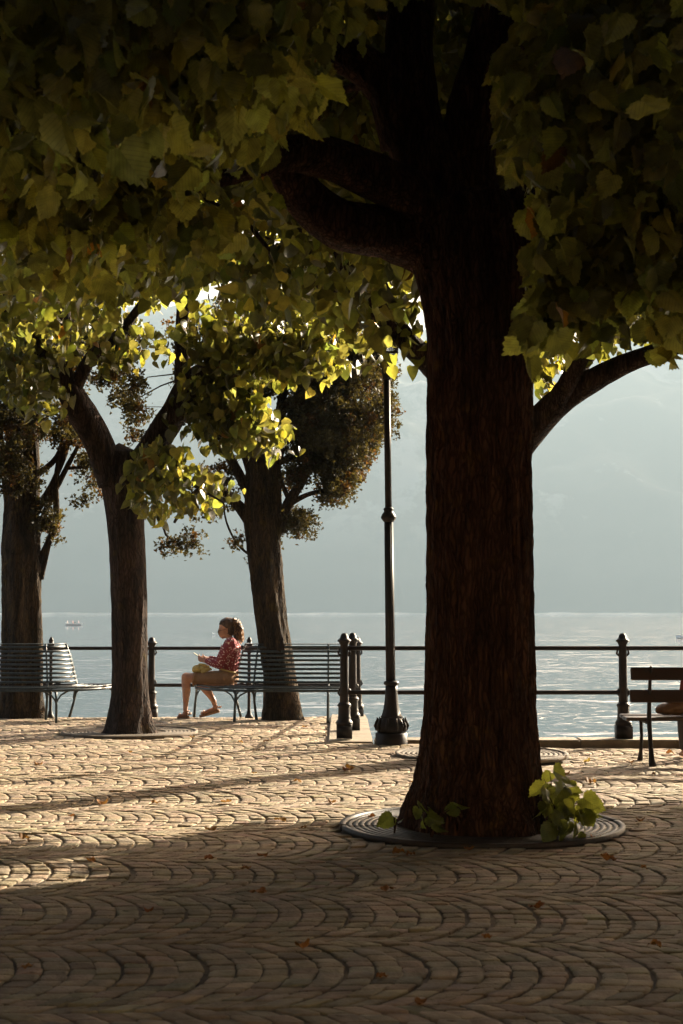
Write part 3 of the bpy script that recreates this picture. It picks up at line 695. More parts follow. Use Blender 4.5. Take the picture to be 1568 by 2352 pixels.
# --- the slimmer linden at the left with the Y fork
lb = (-2.43, 17.35, 0)
def ll(r, a, s): return math.exp(-s / 0.2) * (0.03 * math.cos(4 * a + .3) + .02 * math.cos(7 * a))
ltr = ([(-2.43, 17.35, -.05), (-2.43, 17.35, .12), P(299, 1580, 17.35), P(297, 1400, 17.35), P(290, 1220, 17.35), P(280, 1110, 17.35), P(275, 1040, 17.35)],
       [.33, .26, .205, .195, .20, .235, .20])
ll_ = [
    ([P(262, 1110, 17.3), P(225, 1010, 17.2), P(190, 950, 17.1), P(150, 880, 17.0), P(125, 830, 16.9), P(60, 760, 16.7), P(-20, 700, 16.4)], [.19, .17, .165, .13, .12, .09, .06]),
    ([P(300, 1110, 17.35), P(350, 1030, 17.3), P(400, 950, 17.2), P(440, 880, 17.1), P(500, 840, 17), P(570, 780, 16.8), P(640, 720, 16.6), P(700, 650, 16.4)], [.19, .165, .15, .14, .11, .085, .065, .045]),
    ([P(425, 900, 17.15), P(420, 830, 17.1), P(421, 740, 17), P(430, 600, 16.8), P(420, 480, 16.6)], [.12, .095, .08, .07, .04]),
    ([P(170, 900, 17.05), P(210, 820, 16.9), P(270, 770, 16.7), P(330, 690, 16.5)], [.09, .07, .055, .035]),
    ([P(140, 850, 17), P(150, 740, 17), P(130, 600, 16.8)], [.09, .07, .04]),
    ([P(300, 1120, 17.3), P(340, 1090, 17), P(400, 1090, 16.8), P(470, 1130, 16.6), P(515, 1155, 16.5)], [.02, .016, .013, .01, .005]),
    ([P(420, 920, 17), P(480, 950, 16.8), P(560, 980, 16.6), P(640, 1015, 16.5)], [.025, .02, .014, .006]),
    ([P(520, 830, 16.9), P(600, 800, 16.6), P(700, 790, 16.3), P(735, 850, 16.2)], [.03, .025, .018, .006]),
]
def spray_line(pts, n, r):
    out = []
    for i in range(n):
        t = random.random() * (len(pts) - 1); k = int(t); f = t - k; a, b = pts[k], pts[min(k + 1, len(pts) - 1)]
        q = [a[j] + (b[j] - a[j]) * f for j in range(3)]
        out.append(tuple(P(q[0] + random.uniform(-r, r), q[1] + random.uniform(-r, r), q[2] + random.uniform(-.35, .35))))
    return np.array(out)
ex3 = np.concatenate([
    spray_line([(345, 1040, 16.9), (400, 1080, 16.8), (450, 1120, 16.7), (495, 1148, 16.6)], 11, 14),
    spray_line([(350, 1120, 16.9), (380, 1165, 16.8)], 5, 12),
    spray_line([(430, 960, 16.9), (500, 975, 16.7), (560, 985, 16.6)], 10, 14),
    spray_line([(600, 1005, 16.6), (635, 1020, 16.5)], 2, 3),
    spray_line([(500, 890, 16.8), (540, 920, 16.7), (500, 950, 16.7)], 6, 10),
    region([(560, 740), (740, 720), (750, 800), (700, 870), (640, 830), (580, 840)], (15.9, 16.9), 24),
    region([(560, 800), (620, 820), (580, 890), (540, 900)], (16.1, 16.9), 6),
    spray_line([(770, 790, 16.3), (790, 800, 16.2)], 2, 10),
    spray_line([(470, 900, 16.9), (540, 940, 16.7), (610, 985, 16.6)], 16, 20),
    region([(30, 800), (110, 780), (120, 930), (60, 930)], (16.2, 17), 9),
    region([(210, 740), (330, 730), (330, 800), (240, 830)], (16.2, 17), 7),
    region([(440, 740), (560, 730), (540, 850), (470, 880)], (15.9, 16.7), 14),
])
linden('linden_tree', lb, ltr, ll_, [((-2.3, 16.9, 5.5), (3.6, 3.9, 2.3), 620, 3.2)],
       'slim linden forking into a wide Y at the left, beside the curved green bench', amp=.008, lobes=ll, extra=ex3, leafn=24, tw=80, seg=56, tstep=.05)
# --- row neighbours, plus unseen lindens added to block sky; they shade the foreground
for k, (x, y, rx, n) in enumerate([(8.2, 10.2, 4.2, 520), (8.4, 15.0, 4.2, 620), (15.0, 15.2, 4.2, 520), (-6.2, 9.8, 4.0, 420), (14.6, 10.0, 4.0, 300), (20.0, 15.6, 4.0, 300), (5.6, 3.6, 3.6, 330), (-4.6, 3.9, 3.6, 330), (1.6, -2.6, 4.4, 420), (-6.5, -3.0, 4.2, 300), (8.5, -3.2, 4.2, 300), (-13.2, 9.6, 4.2, 420), (-12.6, 3.0, 4.2, 420), (14.0, 3.6, 4.2, 420), (-12.8, -4, 4.2, 300)]):
    tr = ([(x, y, -.05), (x, y, .3), (x, y, 1.4), (x, y, 3.2)], [.42, .30, .27, .28])
    lm = [([(x, y, 2.9), (x + 1.4 * math.cos(a), y + 1.4 * math.sin(a), 3.9), (x + 2.6 * math.cos(a), y + 2.6 * math.sin(a), 5.0)], [.17, .11, .05]) for a in (0.4, 1.7, 2.9, 4.1, 5.3)]
    lab = ['linden beyond the right edge, next to the massive one', 'linden beyond the right edge, in the lakeside row', 'second linden beyond the right edge, lakeside row',
           'linden beyond the left edge, next to the massive one', 'second linden beyond the right edge, front row', 'third linden beyond the right edge, lakeside row', 'unseen linden added right of the camera to block sky light', 'unseen linden added left of the camera to block sky light', 'unseen linden added behind the camera to block sky light', 'unseen linden added behind the camera, to its left, blocking sky light', 'unseen linden added behind the camera, to its right, blocking sky light', 'second linden beyond the left edge, added unseen to block sky light', 'unseen linden added far left of the camera, blocking sky light', 'unseen linden added far right of the camera, blocking sky light', 'unseen linden added behind the camera, far to its left, blocking sky light'][k]
    linden('linden_tree', (x, y, 0), tr, lm, [((x, y, 5.2), (rx, rx, 2.4), n, 2.8)], lab, seg=18, tstep=.3, leafn=32, leaf_size=.17, tw=20)

# ------------------------------------------------------------------ conifers
def conifer(base, trunk, limbs, clumps, label, tw=60, per=46, crad=.17, lobes=None):
    root = empty('conifer_tree', base, label=label, cat='tree', group='old conifers at the water edge'); b = Vector(base)
    acc = Acc(); pts, rad = trunk
    acc.tube([Vector(p) - b for p in pts], rad, 56, .05, bark_r(.012, lobes, 2.0))
    for lp, lr in limbs: acc.tube([Vector(p) - b for p in lp], lr, 10, .08, bark_r(.006))
    C = np.array(clumps); C = C[ray_keep(C, .25)]
    lp = limb_points(limbs)
    tg = C[rng.choice(len(C), min(tw, len(C)), replace=False)]
    twigs_to(acc, [tuple(Vector(p) - b) for p in lp], tg - np.array(b), .014, off=np.array(b))
    link('trunk', acc.mesh('trunk'), M['bark2'], root, smooth=True)
    # tufts: each clump is several small tufts of short sprays
    n = len(C); k = 7; tc = np.repeat(C, k, 0) + rng.normal(0, crad * .55, (n * k, 3))
    idx = np.repeat(np.arange(len(tc)), per // 2); o = rng.normal(0, .034, (len(idx), 3)); p = tc[idx] + o
    t = np.ones((len(p), 3)) * rng.normal(1, .22, len(tc))[idx][:, None] * rng.normal(1, .15, (len(p), 1))
    brown = (rng.random(len(tc)) < .15)[idx]; t[brown] *= np.array([1.3, .8, .7])
    me = leaves_mesh('crown', p - np.array(b), rng.uniform(.035, .07, len(p)), spray_tpl(), np.clip(t, .3, 2), needle=True)
    u = np.zeros((len(me.vertices), 3), np.float32); u[:, 1] = 9.9956
    me.attributes.new('leafuv', 'FLOAT_VECTOR', 'POINT').data.foreach_set('vector', u.ravel())
    link('crown', me, M['needle'], root)
    return root
d0 = 19.72
wl = [
    ([P(600, 1260, d0), P(570, 1190, d0), P(525, 1140, d0), P(470, 1120, d0), P(430, 1150, d0), P(400, 1200, d0)], [.10, .085, .06, .04, .025, .012]),
    ([P(595, 1200, d0), P(565, 1120, d0), P(520, 1030, d0), P(490, 900, d0)], [.08, .07, .06, .04]),
    ([P(598, 1180, d0), P(575, 1080, d0), P(545, 980, d0), P(530, 850, d0)], [.07, .065, .055, .03]),
    ([P(628, 1230, d0), P(650, 1190, d0), P(665, 1150, d0), P(700, 1090, d0), P(712, 1000, d0), P(735, 920, d0)], [.10, .085, .07, .05, .035, .02]),
    ([P(660, 1160, d0), P(700, 1138, d0), P(745, 1125, d0), P(790, 1130, d0)], [.04, .03, .022, .01]),
    ([P(635, 1200, d0), P(632, 1050, d0), P(650, 900, d0), P(680, 780, d0)], [.09, .075, .055, .03]),
    ([P(640, 1060, d0), P(690, 1040, d0), P(750, 980, d0), P(830, 900, d0)], [.05, .04, .03, .015]),
    ([P(645, 980, d0), P(720, 940, d0), P(800, 860, d0)], [.045, .035, .015]),
    ([P(575, 1275, d0), P(545, 1250, d0), P(520, 1200, d0), P(512, 1150, d0)], [.012, .012, .009, .005]),
    ([P(400, 1160, d0), P(375, 1210, d0), P(395, 1240, d0), P(430, 1245, d0)], [.016, .012, .009, .005]),
    ([P(660, 1140, d0), P(640, 1080, d0), P(660, 1010, d0)], [.03, .025, .01]),
]
def uvclumps(poly, n, d, dr): return [tuple(P(*q)) for q in [(lambda p: (784 + F * p[0] / p[1], 0, 0))((0, 1))] * 0] + [tuple(x) for x in region(poly, (d - dr, d + dr), n)]
wc = uvclumps([(640, 980), (700, 860), (760, 780), (870, 800), (900, 860), (895, 950), (870, 1000), (840, 1030), (790, 1040), (700, 1020)], 300, d0, 1.0)
wc += uvclumps([(690, 1030), (830, 1010), (815, 1085), (790, 1130), (760, 1150), (745, 1100), (690, 1080)], 62, d0, .6)
wc += uvclumps([(650, 1180), (690, 1180), (710, 1200), (680, 1235), (655, 1210)], 9, d0, .25)
wc += uvclumps([(560, 700), (760, 700), (760, 820), (640, 900), (560, 900)], 90, d0, 1.0)
wc += uvclumps([(440, 860), (560, 860), (560, 960), (500, 1000), (440, 960)], 22, d0, .8)
wc += uvclumps([(400, 730), (560, 730), (520, 900), (400, 860)], 26, d0, .9)
wc += uvclumps([(455, 1090), (520, 1060), (520, 1150), (470, 1180)], 9, d0, .5)
wc += uvclumps([(372, 1245), (400, 1235), (408, 1265), (380, 1280)], 2, d0, .1)
wc += uvclumps([(415, 1225), (450, 1232), (448, 1262), (420, 1262)], 2, d0, .1)
wc += uvclumps([(640, 1010), (700, 1040), (690, 1100), (650, 1120)], 7, d0, .5)
wc += uvclumps([(555, 1225), (568, 1225), (568, 1250), (555, 1250)], 1, d0, .05)
wc += uvclumps([(240, 780), (330, 760), (330, 1000), (270, 980)], 26, d0, .9)
def wlob(r, a, s): return math.exp(-s / .22) * (.05 * math.cos(3 * a + 1) + .02 * math.cos(6 * a)) + .012 * math.cos(5 * a + s)
conifer((-.74, d0, -.02), ([(-.75, d0, -.08), P(648, 1610, d0), P(640, 1540, d0), P(622, 1430, d0), P(610, 1310, d0), P(600, 1200, d0), P(592, 1080, d0), P(588, 950, d0), P(590, 750, d0)],
        [.30, .235, .20, .192, .20, .215, .15, .13, .06]), wl, wc, 'leaning old conifer behind the woman and the curved bench', tw=110, lobes=wlob)
d1 = 19.95
cl = [
    ([P(75, 1330, d1), P(100, 1270, d1), P(128, 1200, d1), P(128, 1110, d1), P(140, 1040, d1), P(170, 990, d1)], [.07, .05, .04, .035, .03, .02]),
    ([P(75, 1260, d1), P(110, 1160, d1), P(150, 1080, d1), P(185, 1010, d1), P(200, 950, d1)], [.05, .04, .03, .022, .012]),
    ([P(80, 1180, d1), P(115, 1120, d1), P(150, 1040, d1), P(165, 960, d1)], [.05, .04, .03, .015]),
    ([P(85, 1090, d1), P(130, 1050, d1), P(150, 985, d1), P(175, 900, d1)], [.04, .035, .025, .012]),
    ([P(150, 1075, d1), P(195, 1072, d1), P(225, 1060, d1), P(250, 1090, d1)], [.02, .016, .012, .008]),
    ([P(30, 1270, d1), P(20, 1130, d1), P(-10, 960, d1)], [.08, .07, .04]),
    ([P(70, 1250, d1), P(75, 1050, d1), P(60, 900, d1)], [.10, .09, .05]),
    ([P(95, 1330, d1), P(115, 1240, d1), P(120, 1180, d1)], [.025, .02, .012]),
]
cc = uvclumps([(100, 960), (180, 950), (170, 1010), (120, 1020)], 8, d1, .5)
cc += uvclumps([(-60, 1020), (70, 1030), (70, 1110), (-20, 1150), (-60, 1120)], 26, d1 - .5, .5)
cc += uvclumps([(-60, 850), (120, 860), (100, 1010), (-60, 1000)], 60, d1, .9)
cc += uvclumps([(180, 1060), (235, 1050), (240, 1130), (190, 1150)], 9, d1, .3)
cc += uvclumps([(90, 1160), (120, 1160), (115, 1240), (90, 1250)], 6, d1, .2)
cc += uvclumps([(-80, 700), (260, 700), (260, 870), (-80, 860)], 70, d1, 1.0)
def clob(r, a, s): return math.exp(-s / .25) * .06 * math.cos(3 * a) + .045 * math.cos(4 * a + .5) * (0.4 + .6 * math.sin(s * .8 + 1) ** 2)
conifer((-4.23, d1, -.02), ([P(52, 1675, d1), P(50, 1610, d1), P(50, 1500, d1), P(50, 1380, d1), P(48, 1260, d1), P(46, 1150, d1), P(45, 1000, d1), P(50, 850, d1)],
        [.31, .25, .225, .225, .235, .19, .15, .08]), cl, cc, 'fluted old conifer at the left edge behind a curved bench', tw=60, lobes=clob)

# ------------------------------------------------------------------ tree grates
def grate(c, r, ri, label, gm='grate'):
    root = empty('tree_grate', (c[0], c[1], 0), label=label, cat='tree grate', group='round tree grates')
    a = Acc(); a.add(*lathe([(ri * .8, -.01), (ri, .0150), (r - .03, .0160), (r - .02, -.01)], 64)); link('soil', a.mesh('soil'), M['dirt'], root)
    for h in (0, 1):
        a = Acc(); seg = 48
        for k in range(9):
            r0 = ri + (r - ri) * k / 9 + .004; r1 = ri + (r - ri) * (k + 1) / 9 - .006
            if k == 8: r1 = r
            z1 = .020 if k < 8 else .030
            V = []
            for j in range(seg + 1):
                t = (h * math.pi + .012) + (math.pi - .024) * j / seg
                for (rr, z) in ((r0, -.01), (r0, z1), (r1, z1), (r1, -.01)): V.append((rr * math.cos(t), rr * math.sin(t), z))
            V = np.array(V); jj = np.arange(seg)[:, None] * 4; q = []
            for m_ in range(4): q.append(np.concatenate([jj + m_, jj + (m_ + 1) % 4, jj + 4 + (m_ + 1) % 4, jj + 4 + m_], 1))
            e = np.array([[0, 3, 2, 1], [seg * 4, seg * 4 + 1, seg * 4 + 2, seg * 4 + 3]]); a.add(V, np.concatenate(q + [e]))
        for j in range(7):
            t = h * math.pi + math.pi * (j + .5) / 7; dx, dy = math.cos(t), math.sin(t); nx_, ny_ = -dy * .016, dx * .016
            V = np.array([(ri * dx + s * nx_, ri * dy + s * ny_, z) for s in (-1, 1) for z in (-.008, .018)] + [(r * .98 * dx + s * nx_, r * .98 * dy + s * ny_, z) for s in (-1, 1) for z in (-.008, .018)])
            a.add(V, np.array([[0, 1, 5, 4], [2, 6, 7, 3], [1, 3, 7, 5], [0, 4, 6, 2]]))
        o = link('grate_half', a.mesh('grate_half'), M[gm], root); o.rotation_euler = (0, 0, R(8))
    return root
grate(TREES['main'], .92, .56, 'large round iron grate around the massive foreground trunk')
grate(TREES['second'], .84, .40, 'round worn grate showing on both sides behind the massive trunk', 'slab2')
grate(TREES['left'], .78, .40, 'round worn grate around the slim forked linden', 'slab2')

# ------------------------------------------------------------------ railings
def octa(prof, c, seg=8, flute=False):
    return lathe(prof, seg, c)
def post_mesh(h, seg=16):
    s = h / 1.12
    a = Acc()
    def sq(wd, z0, z1, w2=None):
        w2 = w2 or wd; V = np.array([(x * wd / 2, y * wd / 2, z0 * s) for x, y in ((-1, -1), (1, -1), (1, 1), (-1, 1))] + [(x * w2 / 2, y * w2 / 2, z1 * s) for x, y in ((-1, -1), (1, -1), (1, 1), (-1, 1))])
        a.add(V, np.array([[0, 3, 2, 1], [4, 5, 6, 7], [0, 1, 5, 4], [1, 2, 6, 5], [2, 3, 7, 6], [3, 0, 4, 7]]))
    sq(.168, 0, .135); sq(.150, .1352, .15, .172)
    a.add(*lathe([(.088, .150), (.093, .165), (.086, .18), (.068, .205), (.072, .22), (.066, .235), (.064, .33), (.072, .345), (.076, .355), (.066, .37), (.054, .385)], 8, (0, 0, 0)))
    for V in a.V[-1:]: V[:, 2] *= s
    a.add(*lathe([(.05, .38), (.047, .55), (.044, .95), (.043, 1.0), (.052, 1.01), (.055, 1.025), (.072, 1.04), (.075, 1.05), (.060, 1.062), (.046, 1.075), (.040, 1.10), (.028, 1.12), (.012, 1.128)], 12, (0, 0, 0)))
    a.V[-1][:, 2] *= s
    # small scroll ornaments on the shaft
    for z in (.50, .93):
        for sgn in (-1, 1):
            a.tube([(sgn * .04, 0, (z - .05) * s), (sgn * .064, 0, (z - .02) * s), (sgn * .05, 0, (z + .03) * s)], [.010, .014, .008], 6, .02)
    return a.mesh('post')
def pole_mesh(h, rz):
    a = Acc()
    a.add(*lathe([(.055, 0), (.055, .03), (.035, .06), (.03, .09), (.022, .11), (.021, h - .16), (.03, h - .15), (.034, h - .13), (.05, h - .105), (.05, h - .09), (.03, h - .08), (.036, h - .05), (.022, h - .02), (.012, h)], 12))
    for z in rz:
        a.add(*lathe([(.022, z - .07), (.04, z - .035), (.042, z + .035), (.022, z + .06)], 12))
        for sgn in (-1, 1): a.tube([(sgn * .03, 0, z - .03), (sgn * .09, 0, z + .03), (sgn * .14, 0, z + .02)], [.016, .014, .006], 6, .03)
    return a.mesh('post')
def rail(p0, p1, r, parent, name='rail'):
    a = Acc(); a.tube([Vector(p0), (Vector(p0) + Vector(p1)) / 2, Vector(p1)], [r, r, r], 12, .5); return link(name, a.mesh(name), M['iron'], parent, smooth=True)
def flat_shade_auto(o, ang=35):
    pass
RY = 16.25; rz0 = .035
rr_ = empty('railing', (.03, RY, rz0), label='dark iron railing on the kerb at the right, behind the lamp post', cat='railing')
pm = post_mesh(1.12)
px_r = [(.03, RY), ((1427 - 784) / F * RY, RY), (6.1, RY), (9.2, RY)]
for x, y in px_r:
    o = link('post', pm, M['iron'], rr_); o.location = (x - .03, 0, 0)
for z in (1.0 - rz0, .525 - rz0): rail((.04, 0, z), (11, 0, z), .024, rr_)
rl = empty('railing', (0, 20.42, -.05), label='dark iron railing along the water behind the woman and benches', cat='railing')
pm2 = post_mesh(1.09); o = link('post', pm2, M['iron'], rl); o.location = ((350 - 784) / F * 20.42, 0, 0)
o = link('post', pm2, M['iron'], rl); o.location = (.215, 0, 0)
o = link('post', pm2, M['iron'], rl); o.location = (-5.6, 0, 0)
hp = pole_mesh(1.10, (.946, .448))
for u in (120, 573): o = link('post', hp, M['iron'], rl); o.location = ((u - 784) / F * 20.42, 0, 0)
for z in (.946, .448): rail((-9, 0, z), (.2, 0, z), .024, rl)
rc = empty('railing', (.13, 17.6, .02), label='short iron railing running back from the corner post towards the lake', cat='railing')
link('post', pm, M['iron'], rc)
for z0, z1 in ((.98, .88), (.50, .38)): rail((-.09, RY - 17.6 + .06, z0), (.08, 20.36 - 17.6, z1), .022, rc)

# ------------------------------------------------------------------ lamp post
LB = (0.525, 15.86, 0.0)
lp = empty('street_lamp', LB, label='tall fluted iron lamp post with a lantern up in the leaves', cat='street lamp')
LEAN = Matrix.Rotation(R(-0.62), 4, 'Y')
def flute(n, amt):
    return lambda r, a, z: r * (1 - amt * (0.5 + .5 * math.cos(n * a)))
def part(name, geos, m, parent, smooth=True, mat4=None):
    a = Acc()
    for g in geos: a.add(*g)
    if mat4 is not None:
        for V in a.V:
            V[:] = (np.c_[V, np.ones(len(V))] @ np.array(mat4).T)[:, :3]
    o = link(name, a.mesh(name), m, parent, smooth=smooth)
    return o
base = part('base', [lathe([(.168, 0), (.168, .005), (.170, .12), (.158, .128), (.15, .13)], 12), 
    lathe([(.13, .13), (.158, .14), (.165, .17), (.160, .21), (.145, .245), (.125, .27), (.112, .285)], 48, (0, 0, 0), flute(12, .10)),
    lathe([(.112, .285), (.118, .295), (.105, .31), (.088, .37), (.074, .46), (.066, .56), (.064, .62)], 32, (0, 0, 0), flute(10, .05)),
    lathe([(.064, .62), (.078, .63), (.082, .645), (.074, .662), (.055, .67)], 24)], M['iron'], lp)
# acanthus curls round the bulb
a = Acc()
for k in range(10):
    t = 2 * math.pi * k / 10; dx, dy = math.cos(t), math.sin(t)
    a.tube([(dx * .155, dy * .155, .15), (dx * .172, dy * .172, .20), (dx * .145, dy * .145, .265), (dx * .150, dy * .150, .285)], [.014, .018, .014, .007], 6, .03)
link('base_ornament', a.mesh('base_ornament'), M['iron'], base, smooth=True)
col_ = part('column', [lathe([(.052, .66), (.0505, 1.4), (.048, 2.34)], 64, (0, 0, 0), flute(12, .09)),
    lathe([(.048, 2.34), (.066, 2.36), (.080, 2.385), (.080, 2.40), (.066, 2.43), (.050, 2.45), (.048, 2.47), (.056, 2.478), (.048, 2.49), (.038, 2.50)], 32),
    lathe([(.037, 2.50), (.037, 3.86)], 48, (0, 0, 0), flute(10, .06)),
    lathe([(.037, 3.86), (.050, 3.87), (.046, 3.90), (.058, 3.94), (.062, 3.965), (.050, 3.99), (.040, 4.01), (.030, 4.05), (.030, 4.13), (.05, 4.14)], 24)], M['iron'], lp, mat4=LEAN)
lan = empty('lantern'); lan.parent = lp
ac = Acc()
for k in range(4):
    t = math.pi / 4 + k * math.pi / 2; dx, dy = math.cos(t), math.sin(t)
    ac.tube([(dx * .035, dy * .035, 3.99), (dx * .11, dy * .11, 4.03), (dx * .155, dy * .155, 4.14)], [.009, .008, .008], 6, .03)
    ac.tube([(dx * .155, dy * .155, 4.13), (dx * .235, dy * .235, 4.58)], [.010, .010], 6, .3)
c4 = [(math.cos(math.pi / 4 + k * math.pi / 2), math.sin(math.pi / 4 + k * math.pi / 2)) for k in range(4)]
for rr, z in ((.158, 4.14), (.237, 4.58)):
    for k in range(4):
        p, q = c4[k], c4[(k + 1) % 4]; ac.tube([(p[0] * rr, p[1] * rr, z), (q[0] * rr, q[1] * rr, z)], [.014, .014], 6, .3)
for V in ac.V: V[:] = (np.c_[V, np.ones(len(V))] @ np.array(LEAN).T)[:, :3]
link('frame', ac.mesh('frame'), M['iron'], lan, smooth=True)
part('roof', [lathe([(.25, 4.59), (.25, 4.60), (.17, 4.68), (.10, 4.74), (.09, 4.80), (.11, 4.81), (.05, 4.86), (.02, 4.93), (.004, 4.97)], 4)], M['iron'], lan, smooth=False, mat4=LEAN @ Matrix.Rotation(R(45), 4, 'Z'))
part('glass', [lathe([(.145, 4.155), (.222, 4.565)], 4)[:2]], M['glass'], lan, smooth=False, mat4=LEAN @ Matrix.Rotation(R(45), 4, 'Z'))

# ------------------------------------------------------------------ curved slatted benches
def bench_path(s, off, flip):
    """front edge: straight part then an arc turning outwards; off = inward offset. returns x, y, normal (outward)"""
    Ls = 0.98; R0 = 0.98; cx, cy = -.95, 19.88
    if s < Ls: x, y, nx_, ny_ = 0.03 - s, 18.90 + off, 0.0, -1.0
    else:
        a = min((s - Ls) / R0, math.pi / 2); ex_ = s - Ls - R0 * math.pi / 2; nx_, ny_ = -math.sin(a), -math.cos(a); x = cx + nx_ * (R0 - off); y = cy + ny_ * (R0 - off) + max(0, ex_)
    if flip: x = -4.93 - x; nx_ = -nx_
    return x, y, nx_, ny_
SEND = 0.98 + 0.98 * (math.pi / 2) + 0.14
def slat(acc, prof, s0, s1, flip, n=30):
    """prof: 4 corners (off, z)"""
    V = []
    for i in range(n + 1):
        s = s0 + (s1 - s0) * i / n
        for off, z in prof:
            x, y, _, _ = bench_path(s, off, flip); V.append((x, y, z))
    V = np.array(V); jj = np.arange(n)[:, None] * 4; q = [np.concatenate([jj + m_, jj + (m_ + 1) % 4, jj + 4 + (m_ + 1) % 4, jj + 4 + m_], 1) for m_ in range(4)]
    acc.add(V, np.concatenate(q + [np.array([[0, 3, 2, 1], [n * 4, n * 4 + 1, n * 4 + 2, n * 4 + 3]])]))
def curved_bench(flip, label, s_start):
    ox = bench_path(.6, .3, flip); b = np.array((ox[0], ox[1], 0.0))
    root = empty('curved_bench', tuple(b), label=label, cat='bench')
    z_of = lambda z: z - 0.0
    a = Acc()
    for k in range(8):
        o0 = .015 + k * .058; zc = .435 - .018 * math.sin(math.pi * k / 7)
        slat(a, [(o0, zc - .006), (o0 + .034, zc - .006), (o0 + .034, zc + .006), (o0, zc + .006)], s_start, SEND, flip)
    slat(a, [(-.004, .385), (.006, .385), (.006, .418), (-.004, .418)], s_start, SEND, flip)
    for V in a.V: V -= b
    link('seat', a.mesh('seat'), M['bench'], root)
    a = Acc()
    for k in range(9):
        z0 = .47 + k * .056; o0 = .50 + (z0 - .45) * .26 + (.03 * ((k - 6) / 2) ** 2 if k > 6 else 0); h = .030
        slat(a, [(o0, z0), (o0 + .010, z0 - .001), (o0 + .010 + h * .26, z0 + h), (o0 + h * .26, z0 + h)], s_start, SEND + .02, flip)
    z0 = .965; o0 = .66
    slat(a, [(o0, z0), (o0 + .04, z0 + .004), (o0 + .04, z0 + .014), (o0, z0 + .010)], s_start, SEND + .02, flip)
    for V in a.V: V -= b
    link('backrest', a.mesh('backrest'), M['bench'], root)
    for s in [x for x in (0.20, 1.38, SEND - .06) if x > s_start]:
        nx = .017
        def pt(off, z, ds=0):
            x, y, _, _ = bench_path(s + ds, off, flip); return np.array((x, y, z)) - b
        a = Acc(); a.tube([pt(-.02, -.0), pt(-.005, .2), pt(.02, .40)], [.019, .016, .014], 8, .08); link('leg', a.mesh('leg'), M['bench'], root, smooth=True)
        a = Acc(); a.tube([pt(.60, 0), pt(.545, .2), pt(.50, .40)], [.019, .016, .014], 8, .08); link('leg', a.mesh('leg'), M['bench'], root, smooth=True)
        a = Acc(); a.tube([pt(.02, .405), pt(.25, .385), pt(.50, .41), pt(.525, .50), pt(.60, .80), pt(.66, .97)], [.013] * 6, 8, .08)
        a.tube([pt(.0, .25), pt(.05, .36), pt(.15, .40)], [.010] * 3, 6, .05); a.tube([pt(.55, .25), pt(.48, .36), pt(.38, .40)], [.010] * 3, 6, .05)
        # side braces along the seat
        if s > .5:
            for d_ in (-1, 1):
                if s + d_ * .2 > SEND: continue
                a.tube([pt(.0, .24), pt(.01, .34, d_ * .06), pt(.02, .40, d_ * .19)], [.011] * 3, 6, .05)
                a.tube([pt(.55, .24), pt(.53, .34, d_ * .04), pt(.50, .40, d_ * .12)], [.011] * 3, 6, .05)
        link('support_frame', a.mesh('support_frame'), M['bench'], root, smooth=True)
    return root
curved_bench(False, 'green slatted iron bench curving round the leaning tree, woman at its end', -.01)
curved_bench(True, 'empty green slatted iron bench curving round the tree at the left', -1.4)

# ------------------------------------------------------------------ board bench at the right
def board_bench():
    bx, by = 2.70, 14.08
    zb = -.04
    root = empty('park_bench', (bx, by, zb), label='wooden park bench seen from behind at the right edge', cat='bench')
    Lb = 1.95
    for z, y in ((.815, -.02), (.605, .035)):
        bm = bmesh.new(); box(bm, (Lb / 2, y, z + .04), (Lb, .032, .118), Matrix.Rotation(R(-12), 3, 'X'), .006); link('back_board', bm_mesh('back_board', bm), M['wood'], root)
    for y, z in ((.13, .425), (.26, .425), (.39, .435)):
        bm = bmesh.new(); box(bm, (Lb / 2 - .01, y + .03, z), (Lb + .02, .118, .034), None, .006); link('seat_board', bm_mesh('seat_board', bm), M['wood'], root)
    for x in (.185, Lb - .185):
        a = Acc()
        a.tube([(x, -.07, 0), (x, -.03, .05), (x, .0, .14), (x, .045, .30), (x, .07, .42), (x, .05, .60), (x, .0, .80), (x, -.05, .925)], [.035, .030, .022, .021, .022, .019, .016, .012], 10, .05)
        a.tube([(x, .02, .12), (x, .05, .30), (x, .12, .385)], [.012, .012, .012], 8, .05)
        a.tube([(x, .07, .395), (x, .28, .39), (x, .46, .40)], [.016] * 3, 8, .1)
        a.tube([(x, .46, .40), (x, .44, .25), (x, .48, .10), (x, .53, 0)], [.018, .016, .018, .03], 8, .05)
        link('end_frame', a.mesh('end_frame'), M['iron'], root, smooth=True)
        for z, y in ((.855, -.05), (.645, .005)):
            for dx in (-.045, .045):
                bm = bmesh.new(); bmesh.ops.create_uvsphere(bm, u_segments=8, v_segments=6, radius=.008); 
                for v in bm.verts: v.co += Vector((x + dx, y + .012, z + (.02 if dx < 0 else -.02)))
                link('bolt', bm_mesh('bolt', bm), M['iron'], root, smooth=True)
board_bench()

